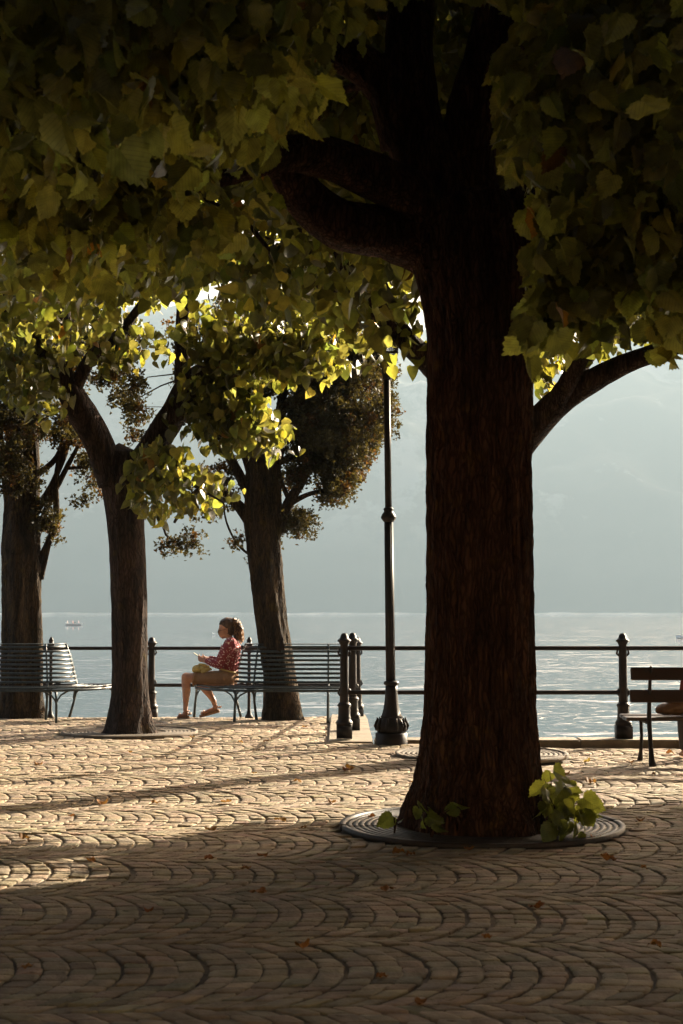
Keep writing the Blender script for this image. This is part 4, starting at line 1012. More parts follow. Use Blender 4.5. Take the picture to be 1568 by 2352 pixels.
# ------------------------------------------------------------------ people: union of tapered shapes, remeshed into one surface
def ell(bm, c, r, rot=None, sub=2):
    rr = bmesh.ops.create_icosphere(bm, subdivisions=sub, radius=1.0)
    mt = Matrix.Translation(Vector(c)) @ (rot.to_4x4() if rot is not None else Matrix.Identity(4))
    for v in rr['verts']: v.co = mt @ Vector((v.co.x * r[0], v.co.y * r[1], v.co.z * r[2]))
def chain(bm, pts, rad, k=None):
    """row of overlapping spheres = smooth tapered limb; rad entries may be (rx,ry,rz)"""
    for i in range(len(pts) - 1):
        a, b = Vector(pts[i]), Vector(pts[i + 1]); ra = rad[i]; rb = rad[i + 1]
        ra = Vector(ra) if hasattr(ra, '__len__') else Vector((ra,) * 3); rb = Vector(rb) if hasattr(rb, '__len__') else Vector((rb,) * 3)
        n = max(2, int((b - a).length / (min(ra.x, ra.y, ra.z, rb.x, rb.y, rb.z) * .35)) + 1)
        for j in range(n + 1):
            t = j / n; ell(bm, a.lerp(b, t), ra.lerp(rb, t), sub=1 if max(ra) < .02 else 2)
def remesh(name, bm, vox, m, parent, smooth_it=6, **kw):
    me = bm_mesh(name, bm); o = bpy.data.objects.new(name, me); COL.objects.link(o)
    md = o.modifiers.new('r', 'REMESH'); md.mode = 'VOXEL'; md.voxel_size = vox; md.use_smooth_shade = True
    sm = o.modifiers.new('s', 'SMOOTH'); sm.iterations = smooth_it; sm.factor = .5
    dg = bpy.context.evaluated_depsgraph_get(); dg.update(); me2 = bpy.data.meshes.new_from_object(o.evaluated_get(dg))
    bpy.data.objects.remove(o); bpy.data.meshes.remove(me); me2.name = name; me2.materials.clear()
    return link(name, me2, m, parent, smooth=True, **kw)

skin = noisy('skin', (0.40, 0.20, 0.13), (0.50, 0.26, 0.17), scale=18, rough=0.5, bump=.05, bscale=120, bdist=.002)
skin.node_tree.nodes['Principled BSDF'].inputs['Subsurface Weight'].default_value = 0.12
skin.node_tree.nodes['Principled BSDF'].inputs['Subsurface Radius'].default_value = (.02, .008, .004)
def blouse_mat():
    m = mat('flowered_cotton', (0.23, 0.035, 0.04), .85, 0, .2); b = m.node_tree.nodes['Principled BSDF']
    tc = N(m, 'ShaderNodeTexCoord'); 
    v = N(m, 'ShaderNodeTexVoronoi'); v.inputs['Scale'].default_value = 44; L(m, tc.outputs['Object'], v.inputs['Vector'])
    lt = N(m, 'ShaderNodeMath', operation='LESS_THAN'); lt.inputs[1].default_value = .33; L(m, v.outputs['Distance'], lt.inputs[0])
    n = N(m, 'ShaderNodeTexNoise'); n.inputs['Scale'].default_value = 16; L(m, tc.outputs['Object'], n.inputs['Vector'])
    gt = N(m, 'ShaderNodeMath', operation='GREATER_THAN'); gt.inputs[1].default_value = .44; L(m, n.outputs[0], gt.inputs[0])
    mu = N(m, 'ShaderNodeMath', operation='MULTIPLY'); L(m, lt.outputs[0], mu.inputs[0]); L(m, gt.outputs[0], mu.inputs[1])
    mx = N(m, 'ShaderNodeMix', data_type='RGBA'); mx.inputs[6].default_value = (.25, .05, .06, 1); mx.inputs[7].default_value = (.80, .62, .58, 1)
    L(m, mu.outputs[0], mx.inputs[0]); L(m, mx.outputs[2], b.inputs['Base Color'])
    n2 = N(m, 'ShaderNodeTexNoise'); n2.inputs['Scale'].default_value = 14; n2.inputs['Distortion'].default_value = 1.2; L(m, tc.outputs['Object'], n2.inputs['Vector'])
    bp = N(m, 'ShaderNodeBump'); bp.inputs['Strength'].default_value = .8; bp.inputs['Distance'].default_value = .03; L(m, n2.outputs[0], bp.inputs['Height']); L(m, bp.outputs[0], b.inputs['Normal'])
    return m
M['blouse'] = blouse_mat()
M['shorts'] = noisy('brown_cotton', (0.26, 0.145, 0.075), (0.32, 0.18, 0.095), scale=10, rough=.85, bump=.8, bscale=13, bdist=.03)
M['belt'] = mat('mustard_belt', (.6, .44, .16), .5)
M['hair'] = noisy('brown_hair', (0.035, 0.016, 0.009), (0.11, 0.055, 0.025), scale=30, rough=.5, bump=1, bscale=70, bdist=.01, stretch=(1, 1, .4))
def hair_mat(name, c, ct):
    m = noisy(name, c, tuple(x * 2.2 for x in c), scale=30, rough=.45, bump=1, bscale=70, bdist=.01, stretch=(1, 1, .4))
    o = [n for n in m.node_tree.nodes if n.type == 'OUTPUT_MATERIAL'][0]; b = m.node_tree.nodes['Principled BSDF']
    t = N(m, 'ShaderNodeBsdfTranslucent'); t.inputs[0].default_value = (*ct, 1); x = N(m, 'ShaderNodeMixShader'); x.inputs[0].default_value = .45
    L(m, b.outputs[0], x.inputs[1]); L(m, t.outputs[0], x.inputs[2]); L(m, x.outputs[0], o.inputs[0]); return m
M['curls'] = hair_mat('curly_hair', (.14, .08, .035), (.80, .52, .25))
M['sandal'] = mat('tan_leather', (.40, .20, .12), .6)
M['sole'] = noisy('cork_sole', (.20, .10, .05), (.27, .14, .07), scale=30, rough=.8, stretch=(3, .3, .3))
M['straw'] = noisy('woven_straw', (.50, .36, .11), (.66, .50, .18), scale=50, rough=.8, bump=1, bscale=90, bdist=.01)
M['black'] = mat('black_plastic', (.02, .02, .022), .3)
M['lens'] = mat('dark_lens', (.05, .05, .06), .1)

WY = 19.84
WS = 0.000695
def W(X, Y, y=0.0):
    """woman's own frame: X forward is negative; Y measured down from the seat line; y sideways (towards the camera is negative)"""
    return Vector(((X - 1050) * WS, y, .432 - (Y - 1400) * WS))
wroot = empty('person', (-1.50, WY, 0), label='woman in a maroon flowered blouse seated on the bench end, looking at a phone', cat='person')
NL, FL = -.10, .10
bm = bmesh.new()
# pelvis, torso, neck
chain(bm, [W(1085, 1290), W(1080, 1180), W(1075, 1060), W(1085, 930), W(1110, 800), W(1130, 700)],
      [(.11, .15, .10), (.105, .145, .10), (.10, .13, .09), (.105, .135, .09), (.105, .15, .09), (.085, .15, .07)])
chain(bm, [W(1125, 640), W(1090, 540), W(1055, 450)], [(.06, .07, .05), .047, .048])
# head (tilted down towards the phone)
tilt = Matrix.Rotation(R(-24), 3, 'Y')
ell(bm, W(1018, 300), (.096, .074, .095), tilt, 3)
ell(bm, W(968, 385), (.068, .058, .078), tilt, 3)
chain(bm, [W(1010, 450), W(955, 498)], [.045, .026])         # jaw, chin
chain(bm, [W(884, 385), W(876, 430), W(886, 455)], [.009, .012, .010])   # nose
ell(bm, W(905, 482), (.013, .022, .007)); ell(bm, W(913, 498), (.012, .018, .007))     # lips
ell(bm, W(893, 350), (.018, .045, .010))                        # brow
for s in (-1, 1):
    ell(bm, W(900, 392, s * .030), (.012, .013, .010))            # eyes / lids
    ell(bm, W(1035, 385, s * .074), (.018, .010, .032), tilt); ell(bm, W(1018, 420, s * .072), (.008, .008, .012))   # ears
# thighs, shins, feet
kneeL = W(275, 1250, NL); ankL = W(268, 1860, NL - .01)
chain(bm, [W(1040, 1300, NL), W(700, 1290, NL), W(430, 1272, NL), kneeL], [.098, .088, .072, .060])
chain(bm, [kneeL, W(276, 1400, NL), W(288, 1500, NL), W(280, 1620, NL), W(275, 1740, NL), ankL], [.062, .060, .058, .048, .036, .032])
kneeR = W(470, 1330, FL); ankR = W(800, 1800, FL + .01)
chain(bm, [W(1040, 1300, FL), W(750, 1300, FL), kneeR], [.098, .085, .060])
chain(bm, [kneeR, W(600, 1470, FL), W(680, 1560, FL), W(770, 1700, FL), ankR], [.060, .056, .052, .038, .031])
chain(bm, [ankL, W(290, 1930, NL - .01)], [.031, .030]); chain(bm, [W(290, 1940, NL), W(215, 1960, NL - .012), W(150, 1985, NL - .02)], [(.034, .030, .026), (.034, .036, .022), (.03, .038, .013)])
for k in range(5): chain(bm, [W(150, 1985, NL - .05 + k * .017), W(128 + 3 * k, 1992, NL - .052 + k * .018)], [.009, .008])
chain(bm, [ankR, W(810, 1850, FL)], [.031, .033]); chain(bm, [W(805, 1865, FL), W(690, 1895, FL), W(560, 1950, FL)], [(.036, .030, .028), (.034, .036, .022), (.03, .038, .014)])
# arms: shoulder - elbow - wrist
shL = W(1120, 625, -.155); elL = W(895, 985, -.185); wrL = W(650, 945, -.085)
shR = W(1120, 635, .155); elR = W(880, 980, .18); wrR = W(690, 905, .06)
chain(bm, [shL, elL], [.052, .040]); chain(bm, [elL, wrL], [.039, .026])
chain(bm, [shR, elR], [.052, .040]); chain(bm, [elR, wrR], [.039, .026])
def hand(bm, wr, fwd, palmn, side, curl=.6, thumb=1):
    """palm + five fingers; fwd = finger direction, palmn = palm facing normal, side = thumb side"""
    fwd, palmn, side = Vector(fwd).normalized(), Vector(palmn).normalized(), Vector(side).normalized()
    for t in (.015, .035, .055, .07):
        for s in (-.022, -.008, .008, .022): ell(bm, wr + fwd * t + side * s, (.014, .014, .014), sub=1)
    L_ = [.062, .072, .068, .054]
    for k in range(4):
        s = .027 - k * .018; p = wr + fwd * .078 + side * s; d = fwd.copy(); l = L_[k] / 3; pts = [p]
        for j in range(3):
            ax = palmn * math.sin(curl * (j + .6) * .8) + fwd * math.cos(curl * (j + .6) * .8); p = p + ax * l; pts.append(p)
        chain(bm, pts, [.0088, .0085, .008, .007])
    chain(bm, [wr + fwd * .02 + side * .024, wr + fwd * .045 + side * .048 + palmn * .01, wr + fwd * .07 + side * .05 + palmn * .028], [.012, .010, .008])
# near hand carries the phone from below, far hand taps it
hand(bm, wrL, (-1, .25, .25), (0, .55, .8), (.25, .3, .9), .8)
hand(bm, wrR, (-1, -.25, .30), (-.3, -.3, -.9), (0, -1, .2), .5)
body = remesh('body', bm, .0055, skin, wroot, 5)
# blouse
bm = bmesh.new()
chain(bm, [W(1070, 1130), W(1072, 1040), W(1088, 930), W(1118, 800), W(1138, 700), W(1130, 610)],
      [(.125, .162, .05), (.128, .160, .06), (.132, .162, .06), (.128, .168, .06), (.122, .178, .07), (.085, .14, .06)])
ell(bm, W(985, 800, 0), (.075, .14, .085)); ell(bm, W(1150, 720, 0), (.10, .16, .11))
for sh, el, wr, s in ((shL, elL, wrL, -1), (shR, elR, wrR, 1)):
    chain(bm, [sh, sh.lerp(el, .5) + Vector((0, s * .01, 0)), el + Vector((.01, 0, -.012)), el.lerp(wr, .45) + Vector((0, 0, -.006)), el.lerp(wr, .86)], [.090, .080, .068, .058, .042])
for i in range(60):   # soft folds
    a = random.uniform(0, 2 * math.pi); X = random.uniform(0, 1)
    c = W(1060 + 30 * X, 1130 - 420 * X); r = (.125, .158)
    p = c + Vector((r[0] * math.cos(a), r[1] * math.sin(a), 0)); q = p + Vector((random.uniform(-.03, .03), random.uniform(-.02, .02), random.uniform(.03, .09)))
    chain(bm, [p, q], [.012, .007])
bl = remesh('blouse', bm, .007, M['blouse'], wroot, 3)
# shorts with turned-up cuffs
bm = bmesh.new()
chain(bm, [W(1075, 1290), W(1070, 1210), W(1058, 1130)], [(.135, .175, .095), (.132, .17, .08), (.128, .165, .05)])
for s, xs in ((NL, 470), (FL, 560)):
    chain(bm, [W(1050, 1290, s), W(800, 1285, s), W(640, 1280, s), W(xs, 1275, s)], [.112, .104, .094, .086])
for i in range(30):
    a = random.uniform(0, 2 * math.pi); p = W(1060, 1180) + Vector((.125 * math.cos(a), .16 * math.sin(a), 0)); chain(bm, [p, p + Vector((random.uniform(-.03, .03), 0, -random.uniform(.05, .12)))], [.013, .006])
sh_ = remesh('shorts', bm, .007, M['shorts'], wroot, 3)
for v in sh_.data.vertices:        # flat where they rest on the seat
    if v.co.z < .447: v.co.z = .447 + (v.co.z - .447) * .05
for s, xs in ((NL, 470), (FL, 560)):
    a = Acc(); ax = []
    for k in range(25):
        t = 2 * math.pi * k / 24; ax.append(W(xs - 20, 1275, s) + Vector((.012 * math.cos(t) + .02 * math.sin(t), .089 * math.cos(t), .089 * math.sin(t) * .96)))
    a.tube(ax, [.012] * 25, 8, .02); link('cuff', a.mesh('cuff'), M['shorts'], wroot, smooth=True)
a = Acc(); ax = []
for k in range(33):
    t = 2 * math.pi * k / 32; ax.append(W(1055, 1128) + Vector((.136 * math.cos(t), .168 * math.sin(t), -.035 * math.cos(t) )))
a.tube(ax, [.011] * 33, 8, .02); link('belt', a.mesh('belt'), M['belt'], wroot, smooth=True)
# hair
bm = bmesh.new()
ell(bm, W(1052, 262), (.106, .084, .088), tilt, 3); ell(bm, W(985, 212), (.082, .068, .048), Matrix.Rotation(R(-35), 3, 'Y'), 3)
ell(bm, W(1100, 360), (.058, .080, .085), None, 3)
chain(bm, [W(1160, 200), W(1215, 260), W(1240, 350), W(1240, 430), W(1220, 500)], [.048, .060, .068, .062, .042])
hair = remesh('hair', bm, .007, M['hair'], wroot, 4)
for v in hair.data.vertices:
    q = v.co; n_ = v.normal; back = max(0, min(1, (q.x - W(1120, 0).x) / .05)); a_ = .004 + .012 * back
    v.co = q + n_ * (a_ * noise.noise(q * 38) + a_ * .7 * noise.noise(q * 90))
a = Acc()
for i in range(330):   # loose curls on the pony tail, fine hair on the crown
    t = random.random(); c = W(1180, 200).lerp(W(1250, 400), min(1, t * 1.6)) if t < .6 else W(1250, 400).lerp(W(1225, 520), (t - .6) / .4)
    d_ = Vector((random.uniform(-.2, 1), random.uniform(-1, 1), random.uniform(-.3, .5))).normalized(); p = c + d_ * random.uniform(.045, .068)
    pts = [p]; ph = random.uniform(0, 6)
    for j in range(5): p = p + Vector((.010 * math.cos(ph + j * 1.9) + d_.x * .004, .010 * math.sin(ph + j * 1.9), -.016)); pts.append(p)
    a.tube(pts, [.0035, .004, .0035, .003, .0025, .001], 4, .02)
for i in range(60):
    t = random.uniform(0, math.pi); p = W(1060, 300) + Vector((.095 * math.cos(t), random.uniform(-.05, .05), .105 * math.sin(t)))
    a.tube([p, p + Vector((.02, random.uniform(-.01, .01), .012)), p + Vector((.045, random.uniform(-.01, .01), .0))], [.0016, .0014, .0008], 3, .03)
link('curls', a.mesh('curls'), M['curls'], hair, smooth=True)
# glasses
a = Acc()
for s in (-1, 1):
    cpt = W(868, 392, s * .030); ring = []
    for k in range(13):
        t = 2 * math.pi * k / 12; ring.append(cpt + Vector((.004 * math.sin(t), .024 * math.cos(t), .019 * math.sin(t))))
    a.tube(ring, [.0028] * 13, 5, .01); a.tube([cpt + Vector((0, s * .024, .008)), W(960, 365, s * .070), W(1030, 350, s * .076)], [.003, .0028, .0025], 5, .03)
a.tube([W(872, 392, -.008), W(872, 392, .008)], [.0028, .0028], 5, .01)
gl = link('glasses', a.mesh('glasses'), M['black'], wroot, smooth=True)
for s in (-1, 1):
    bm = bmesh.new(); ell(bm, W(868, 392, s * .030), (.0025, .023, .018)); link('lens', bm_mesh('lens', bm), M['lens'], gl, smooth=True)
# sandals
def sandal(heel, toe, y, th, ank):
    root = empty('sandal'); root.parent = wroot
    h, t = heel, toe; d_ = (t - h); l = d_.length; d_.normalize(); up = Vector((0, 1, 0)).cross(d_); up = up if up.z > 0 else -up
    V = []; n = 14
    for i in range(n + 1):
        f = i / n; wv = .036 * (0.82 + .28 * math.sin(math.pi * (f * .9 + .1)) - .1 * (f < .35)); wv *= min(1, math.sqrt(max(.02, 1 - ((f - .5) / .52) ** 8)))
        c = h + d_ * (l * f)
        for sy, k in ((-1, 0), (1, 0), (1, 1), (-1, 1)): V.append(c + Vector((0, sy * wv, 0)) - up * (th * (1 - .25 * f) if k == 0 else 0))
    V = np.array([tuple(v) for v in V]); jj = np.arange(n)[:, None] * 4; q = [np.concatenate([jj + m_, jj + (m_ + 1) % 4, jj + 4 + (m_ + 1) % 4, jj + 4 + m_], 1) for m_ in range(4)]
    a = Acc(); a.add(V, np.concatenate(q + [np.array([[0, 3, 2, 1], [n * 4, n * 4 + 1, n * 4 + 2, n * 4 + 3]])])); link('sole', a.mesh('sole'), M['sole'], root)
    a = Acc()
    for f, hh, wd in ((.72, .035, .046), (.82, .028, .045)):
        c = h + d_ * (l * f); a.tube([c + Vector((0, -wd, 0)), c + Vector((0, -wd * .8, 0)) + up * hh * .8, c + up * (hh + .008), c + Vector((0, wd * .8, 0)) + up * hh * .8, c + Vector((0, wd, 0))], [.009] * 5, 6, .02)
    ring = []
    for k in range(15):
        tt = 2 * math.pi * k / 14; ring.append(ank + Vector((.040 * math.cos(tt), .036 * math.sin(tt), .012 * math.cos(tt))))
    a.tube(ring, [.0075] * 15, 6, .02)
    for s in (-1, 1): a.tube([h + d_ * l * .35 + Vector((0, s * .036, 0)), ank + Vector((-.02, s * .037, -.01))], [.008, .008], 6, .03)
    # heel counter
    a.tube([h + Vector((.0, -.03, .02)) , h + Vector((.022, 0, .03)), h + Vector((.0, .03, .02))], [.014] * 3, 6, .02)
    link('straps', a.mesh('straps'), M['sandal'], root, smooth=True)
sandal(W(345, 1970, NL - .01), W(115, 2002, NL - .02), NL, .042, W(285, 1895, NL - .01))
sandal(W(878, 1865, FL), W(500, 1985, FL), FL, .045, W(815, 1835, FL))
# things she holds
ph = empty('phone', tuple(W(488, 858, -.01) + Vector((-1.50, WY, 0))), label='smartphone held up in the seated woman\'s hands', cat='phone')
bm = bmesh.new(); d_ = (W(400, 800) - W(610, 945)).normalized(); rot = Matrix.Rotation(math.atan2(-d_.z, d_.x), 3, 'Y')
box(bm, (0, 0, 0), (.150, .074, .009), rot, .003); link('body', bm_mesh('body', bm), M['black'], ph)
bm = bmesh.new(); nrm = rot @ Vector((0, 0, 1)); nrm = nrm if nrm.x > 0 or nrm.z > 0 else -nrm
box(bm, nrm * .0052, (.140, .068, .0012), rot); link('screen', bm_mesh('screen', bm), mat('lit_screen_face', (.62, .58, .40), .25), ph)  # pale colour stands for light on the phone's face
hat = empty('straw_hat', tuple(W(540, 1090, -.07) + Vector((-1.50, WY, 0))), label='yellow woven straw hat resting on the woman\'s lap', cat='hat')
bm = bmesh.new()
ell(bm, Vector((-.035, 0, -.012)), (.072, .095, .056), None, 3); ell(bm, Vector((.03, 0, 0)), (.07, .085, .045), None, 3)
crown_ = remesh('crown', bm, .008, M['straw'], hat, 3)
for v in crown_.data.vertices: v.co += v.normal * (.004 * math.sin(v.co.z * 500) * math.cos(v.co.y * 300) + .01 * noise.noise(v.co * 18))
a = Acc(); a.tube([(.02, -.06, -.045), (.07, -.07, -.02), (.115, -.05, -.005), (.15, -.02, -.01)], [(.022), .028, .024, .012], 8, .02); a.tube([(-.02, -.02, .055), (.05, -.03, .05), (.12, -.02, .02)], [.012, .018, .012], 8, .02)
link('brim', a.mesh('brim'), M['straw'], hat, smooth=True)

# second person, mostly beyond the right edge
PX, PY, PZ = 3.455, 14.36, -.04
pr = empty('person', (PX, PY, PZ), label='person in red on the wooden bench, cut off by the right edge', cat='person')
bm = bmesh.new()
chain(bm, [(0, 0, .52), (0, -.02, .65), (0, -.03, .80), (0, 0, .86)], [(.14, .11, .08), (.13, .10, .08), (.15, .10, .07), (.06, .06, .05)])
chain(bm, [(0, .0, .86), (0, .03, .95)], [.045, .045]); ell(bm, (0, .04, 1.03), (.075, .092, .10), None, 3)
chain(bm, [(0, .125, 1.03), (0, .14, 1.005)], [.008, .012])
for s in (-1, 1):
    ell(bm, (s * .075, .03, 1.02), (.008, .018, .03))
    ell(bm, (s * .03, .115, 1.045), (.012, .01, .008))
    chain(bm, [(s * .09, .02, .53), (s * .10, .25, .52), (s * .10, .42, .50)], [.085, .075, .058]); chain(bm, [(s * .10, .42, .50), (s * .10, .44, .28), (s * .10, .42, .09)], [.056, .05, .033])
    chain(bm, [(s * .10, .40, .06), (s * .10, .52, .035)], [(.035, .035, .03), (.038, .035, .022)])
    chain(bm, [(s * .165, -.01, .80), (s * .19, .03, .60), (s * .10, .22, .60)], [.045, .038, .026])
    hand(bm, Vector((s * .10, .22, .60)), (-s * .2, 1, 0), (0, 0, -1), (-s, 0, 0), .6)
remesh('body', bm, .007, skin, pr, 5)
bm = bmesh.new()
chain(bm, [(0, 0, .50), (0, -.02, .65), (0, -.03, .80), (0, 0, .85)], [(.155, .125, .06), (.15, .12, .07), (.165, .115, .06), (.07, .07, .03)])
for s in (-1, 1): chain(bm, [(s * .165, -.01, .80), (s * .19, .03, .61), (s * .125, .18, .60)], [.058, .052, .042])
remesh('shirt', bm, .008, noisy('red_cotton', (.15, .02, .02), (.2, .03, .025), rough=.85), pr, 4)
bm = bmesh.new()
chain(bm, [(0, 0, .50), (0, 0, .53)], [(.15, .12, .05), (.15, .12, .05)])
for s in (-1, 1): chain(bm, [(s * .09, .03, .52), (s * .10, .25, .52), (s * .10, .43, .50)], [.093, .085, .070]); chain(bm, [(s * .10, .43, .49), (s * .10, .44, .28), (s * .10, .42, .12)], [.068, .062, .05])
remesh('trousers', bm, .009, mat('dark_trousers', (.05, .045, .05), .8), pr, 4)
bm = bmesh.new()
ell(bm, (0, .02, 1.06), (.092, .10, .095), None, 3); chain(bm, [(0, -.05, 1.0), (0, -.09, .92), (-.02, -.10, .85)], [(.10, .06, .06), (.125, .05, .06), (.11, .04, .05)])
hr = remesh('hair', bm, .008, noisy('blond_hair', (.35, .20, .09), (.55, .36, .17), scale=30, rough=.5, bump=1, bscale=70, bdist=.01), pr, 3)
for v in hr.data.vertices: v.co += v.normal * .014 * noise.noise(v.co * 34)
bag = empty('shoulder_bag', (3.16, 14.36, .405), label='brown leather bag lying on the wooden bench beside the person in red', cat='bag')
bm = bmesh.new(); ell(bm, (0, 0, .07), (.15, .09, .07), None, 3); ell(bm, (.05, 0, .12), (.10, .07, .11), Matrix.Rotation(R(35), 3, 'Y'), 3); ell(bm, (-.10, 0, .075), (.075, .06, .045), Matrix.Rotation(R(-30), 3, 'Y'), 3)
bb = remesh('body', bm, .008, noisy('brown_leather', (.10, .05, .02), (.17, .09, .04), scale=8, rough=.45, bump=.5, bscale=18, bdist=.02), bag, 3)
for v in bb.data.vertices:
    v.co += v.normal * .018 * noise.noise(v.co * 14)
    if v.co.z < .003: v.co.z = .003
a = Acc(); a.tube([(-.06, -.02, .14), (0, -.04, .21), (.08, -.02, .24), (.15, 0, .19)], [.008] * 4, 6, .03); link('strap', a.mesh('strap'), M['sandal'], bag, smooth=True)

# ------------------------------------------------------------------ boats and a gull on the lake
M['white'] = noisy('white_hull', (.70, .68, .66), (.80, .79, .76), scale=3, rough=.35, bump=0)
M['stripe'] = mat('grey_hull_side', (.28, .20, .20), .5)
def hull(Lh, Wd, H, name, m, parent, sheer=.25):
    bm = bmesh.new(); n = 14; rows = []
    for i in range(n + 1):
        f = i / n; wv = Wd / 2 * (math.sin(math.pi * min(1, (f * .62 + .38))) ** .6 if f < .999 else .02); zt = H * (1 + sheer * f * f); x = Lh * (f - .5)
        rows.append([bm.verts.new((x + .02 * Lh * (k == 0 or k == 4), y, z)) for k, (y, z) in enumerate(((-wv, zt), (-wv * .85, H * .35), (0, -.12 + H * .15 * f), (wv * .85, H * .35), (wv, zt)))])
    for i in range(n):
        for k in range(4): bm.faces.new((rows[i][k], rows[i][k + 1], rows[i + 1][k + 1], rows[i + 1][k]))
    bm.faces.new(rows[0]); 
    deck = [bm.faces.new((rows[i][0], rows[i + 1][0], rows[i + 1][4], rows[i][4])) for i in range(n)]
    return link(name, bm_mesh(name, bm), m, parent)
bw = P(172, 1434, 1); dB = 385
bx = (172 - 784) / F * dB
bt = empty('motorboat', (bx, dB, WATER), R(3), label='small white motorboat with three people far out on the lake', cat='boat')
hull(4.3, 1.6, .42, 'hull', M['white'], bt); hull(4.0, 1.62, .2, 'lower_hull', M['stripe'], bt)
bm = bmesh.new(); box(bm, (.3, 0, .62), (.5, 1.0, .3), Matrix.Rotation(R(-30), 3, 'Y'), .05); link('windshield', bm_mesh('windshield', bm), M['glass'], bt)
bm = bmesh.new(); box(bm, (-2.1, 0, .5), (.35, .35, .6), None, .08); link('outboard_motor', bm_mesh('outboard_motor', bm), M['white'], bt)
for x, cpn, lab in ((-1.75, (.6, .5, .45), 'tiny figure at the stern of the white motorboat'), (-.35, (.65, .35, .3), 'tiny figure at the middle of the white motorboat'), (1.1, (.55, .4, .4), 'tiny figure at the bow of the white motorboat')):
    o_ = empty('person', (bx + x, dB, WATER + .4), label=lab, cat='person', group='people aboard the white motorboat')
    bm = bmesh.new(); chain(bm, [(0, 0, 0), (0, 0, .25), (.02, 0, .45)], [(.14, .18, .12), (.12, .17, .1), (.12, .2, .1)]); chain(bm, [(.02, 0, .5), (.03, 0, .62)], [.06, .06]); ell(bm, (.04, 0, .72), (.09, .08, .11))
    for s in (-1, 1): chain(bm, [(.02, s * .2, .45), (.12, s * .24, .25), (.25, s * .1, .2)], [.06, .05, .04]); chain(bm, [(0, s * .1, .0), (.35, s * .1, .02), (.4, s * .1, -.25)], [.08, .07, .05])
    remesh('body', bm, .03, mat('figure_clothes', cpn, .8), o_, 2)  # one plain colour for the whole figure
dR = 3.6 * F / 63
rb = empty('rowing_boat', ((1588 - 784) / F * dR, dR, WATER), R(181), label='pale rowing boat whose bow enters the frame at the right', cat='boat')
hull(4.4, 1.3, .32, 'hull', M['white'], rb, .5)
bm = bmesh.new(); box(bm, (.2, 0, .40), (.25, 1.05, .05), None, .01); link('thwart', bm_mesh('thwart', bm), M['wood'], rb)
dG = 230
gu = empty('gull', ((492 - 784) / F * dG, dG, WATER + .02), label='white gull floating on the lake left of the woman\'s face', cat='bird')
bm = bmesh.new(); chain(bm, [(.20, 0, .14), (.10, 0, .10), (-.05, 0, .09), (-.15, 0, .12)], [.03, .08, .10, .06]); chain(bm, [(-.15, 0, .14), (-.19, 0, .24)], [.05, .045]); ell(bm, (-.20, 0, .27), (.055, .045, .045)); chain(bm, [(-.25, 0, .265), (-.31, 0, .255)], [.018, .008])
remesh('body', bm, .012, M['white'], gu, 3)

# ------------------------------------------------------------------ shoots at the foot of the big trunk
def shoot(base, pts, label, size=.14, per=1, root_r=.006):
    root = empty('linden_shoots', base, label=label, cat='plant', group='leafy shoots at the foot of the massive trunk'); b = np.array(base)
    a = Acc(); P3 = [np.array(p) for p in pts]
    for p in P3:
        a.tube([Vector((0, 0, 0)), Vector((p - b) * .5 + np.array([0, 0, .05])), Vector(p - b)], [root_r, root_r * .7, root_r * .3], 5, .05)
    link('stems', a.mesh('stems'), M['bark'], root, smooth=True)
    q = np.repeat(np.array(P3), per, 0) - b + rng.normal(0, .03, (len(P3) * per, 3)); n = len(q)
    t = np.ones((n, 3)) * rng.normal(1.15, .15, (n, 1)); t[:, 1] *= 1.12
    me = leaves_mesh('leaves', q, rng.normal(size, .02, n), leaf_tpl(True), t, droop=.5, spread=.7)
    link('leaves', me, M['leaf'], root)
shoot((1.36, 9.62, .02), [tuple(P(u, v, d)) for u, v, d in
      [(1262, 1775, 9.6), (1250, 1790, 9.5), (1285, 1790, 9.6), (1300, 1800, 9.5), (1310, 1820, 9.5), (1275, 1810, 9.4), (1250, 1820, 9.3), (1335, 1840, 9.5), (1320, 1850, 9.4), (1290, 1840, 9.4), (1300, 1865, 9.3), (1335, 1862, 9.4),
       (1270, 1845, 9.2), (1315, 1880, 9.3), (1290, 1885, 9.2), (1345, 1870, 9.5), (1330, 1885, 9.3), (1265, 1885, 9.15), (1310, 1835, 9.45), (1290, 1815, 9.5), (1340, 1855, 9.6), (1262, 1830, 9.35)]], 'bushy green shoots at the right foot of the massive trunk', .105, 2)
shoot((.55, 9.27, .02), [tuple(P(u, v, d)) for u, v, d in
      [(975, 1842, 9.28), (965, 1850, 9.25), (990, 1848, 9.27), (1000, 1865, 9.25), (985, 1880, 9.24), (1035, 1852, 9.2), (1048, 1850, 9.2), (1010, 1890, 9.18), (970, 1875, 9.2)]], 'small green shoots in front of the massive trunk', .095)
shoot((.33, 9.45, .02), [tuple(P(u, v, d)) for u, v, d in [(905, 1880, 9.4), (918, 1884, 9.42)]], 'single pair of green leaves at the left foot of the massive trunk', .08)

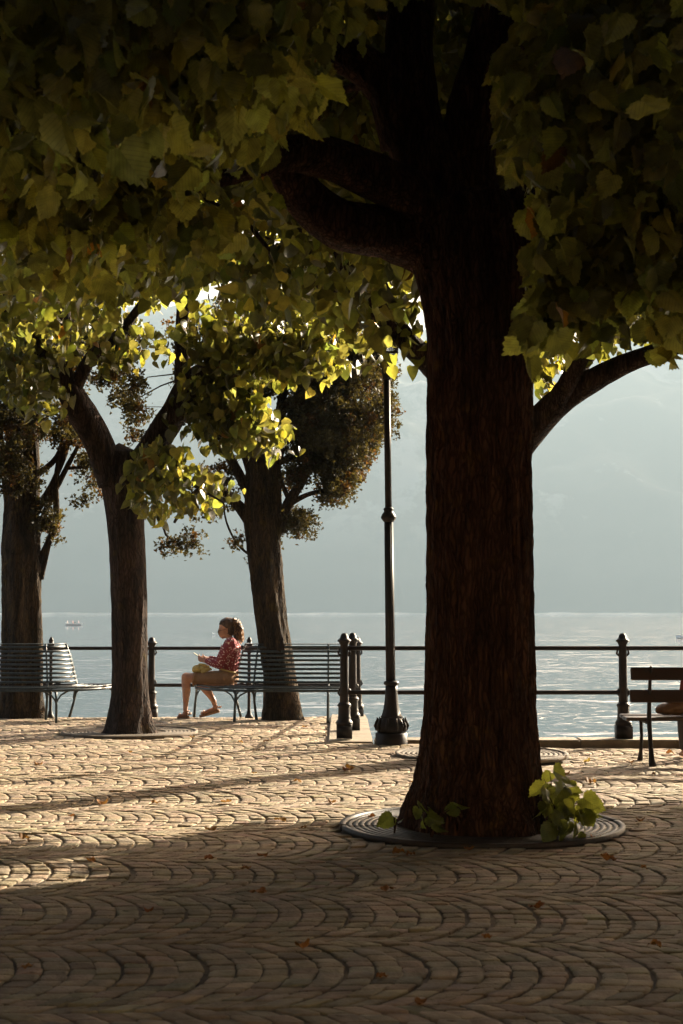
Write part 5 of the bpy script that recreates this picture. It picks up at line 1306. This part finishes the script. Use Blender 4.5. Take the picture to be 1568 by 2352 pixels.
# ------------------------------------------------------------------ fallen leaves
lt = [(585, 1778, 0), (805, 1768, 0), (800, 1772, 0), (362, 1848, 0), (165, 1878, 0), (760, 1847, 0), (485, 1910, 0), (520, 1845, 0), (950, 1800, 0), (680, 1800, 0), (550, 1708, 0), (612, 1706, 0), (700, 1672, 0), (300, 1730, 0), (440, 1695, 0),
      (1000, 1735, 0), (975, 1712, 0), (1120, 1720, 0), (1300, 1785, 0), (1345, 1745, 0), (1400, 1860, 0), (1450, 1745, 0), (1500, 1780, 0), (1360, 1800, 0), (1540, 1725, 0), (1420, 1702, 0), (235, 1850, 0), (60, 1930, 0), (640, 1890, 0), (850, 1880, 0), (90, 1760, 0), (700, 1905, 0),
      (210, 1982, 1), (485, 1978, 1), (590, 2055, 1), (605, 1971, 1), (565, 2000, 1), (920, 1965, 1), (940, 1968, 1), (1078, 1956, 1), (1370, 1930, 1), (1470, 1890, 1), (1400, 1980, 1), (1475, 2000, 1), (895, 2048, 1), (880, 2250, 1), (965, 2312, 1), (340, 2100, 1), (1230, 2090, 1), (1120, 2160, 1), (60, 2230, 1), (1500, 2180, 1), (690, 2180, 1)]
ORD = ['first', 'second', 'third', 'fourth', 'fifth', 'sixth', 'seventh', 'eighth', 'ninth', 'tenth', 'eleventh', 'twelfth']
names_ = {}
for sh_k, rows_n in ((0, ['nearest', 'second nearest', 'middle', 'second farthest', 'farthest']), (1, ['front', 'second', 'third', 'rear'])):
    sel = sorted([t for t in lt if t[2] == sh_k], key=lambda t: -t[1]); per_ = -(-len(sel) // len(rows_n))
    for r_, nm in enumerate(rows_n):
        for k_, t in enumerate(sorted(sel[r_ * per_:(r_ + 1) * per_])): names_[t] = (nm, ORD[k_])
for (u, v, sh) in lt:
    g = G(u, v); z = float(gz(g.x, g.y)) + .010; sz = random.uniform(.040, .085)
    V0, F0 = leaf_tpl(True); a = random.uniform(0, 6.28)
    c1, c2, tw_ = random.uniform(.3, 1.2), random.uniform(-.9, .9), random.uniform(-.6, .6)
    Vv = []
    for x, y in V0:
        zz = c1 * x * x * 1.4 + c2 * (y - .5) ** 2 * .8 + tw_ * x * (y - .5) + .08 * math.sin(11 * y + 5 * x + c1 * 9)
        Vv.append((x, y - .5, zz))
    Vv = np.array(Vv); Vv[:, 2] -= Vv[:, 2].min(); Vv *= sz
    ca, sa = math.cos(a), math.sin(a); Vv = np.stack([Vv[:, 0] * ca - Vv[:, 1] * sa, Vv[:, 0] * sa + Vv[:, 1] * ca, Vv[:, 2]], -1)
    me = mesh_np('fallen_leaf', Vv, F0.ravel(), np.full(len(F0), 3)); n = len(Vv)
    tint = random.choice([(1, 1, 1), (1.1, 1.15, .8), (1.2, 1.7, 1.6), (.8, .65, .7)]) if not sh else random.choice([(1, .9, 1), (1.1, 1.0, .8), (.9, .7, .8)])
    c = np.ones((n, 4), np.float32); c[:, :3] = tint
    me.attributes.new('tint', 'FLOAT_COLOR', 'POINT').data.foreach_set('color', c.ravel())
    u_ = np.zeros((n, 3), np.float32); u_[:, :2] = V0; me.attributes.new('leafuv', 'FLOAT_VECTOR', 'POINT').data.foreach_set('vector', u_.ravel())
    o = link('fallen_leaf', me, M['dry'], smooth=True); o.location = (g.x, g.y, z)
    nm, od = names_[(u, v, sh)]
    if sh: tag(o, 'orange-brown leaf on the shaded cobbles, %s from the left in the %s row' % (od, nm), 'fallen leaf', 'fallen leaves in the shade')
    else: tag(o, 'yellow-brown leaf on the sunlit cobbles, %s from the left in the %s row' % (od, nm), 'fallen leaf', 'fallen leaves in the sun')
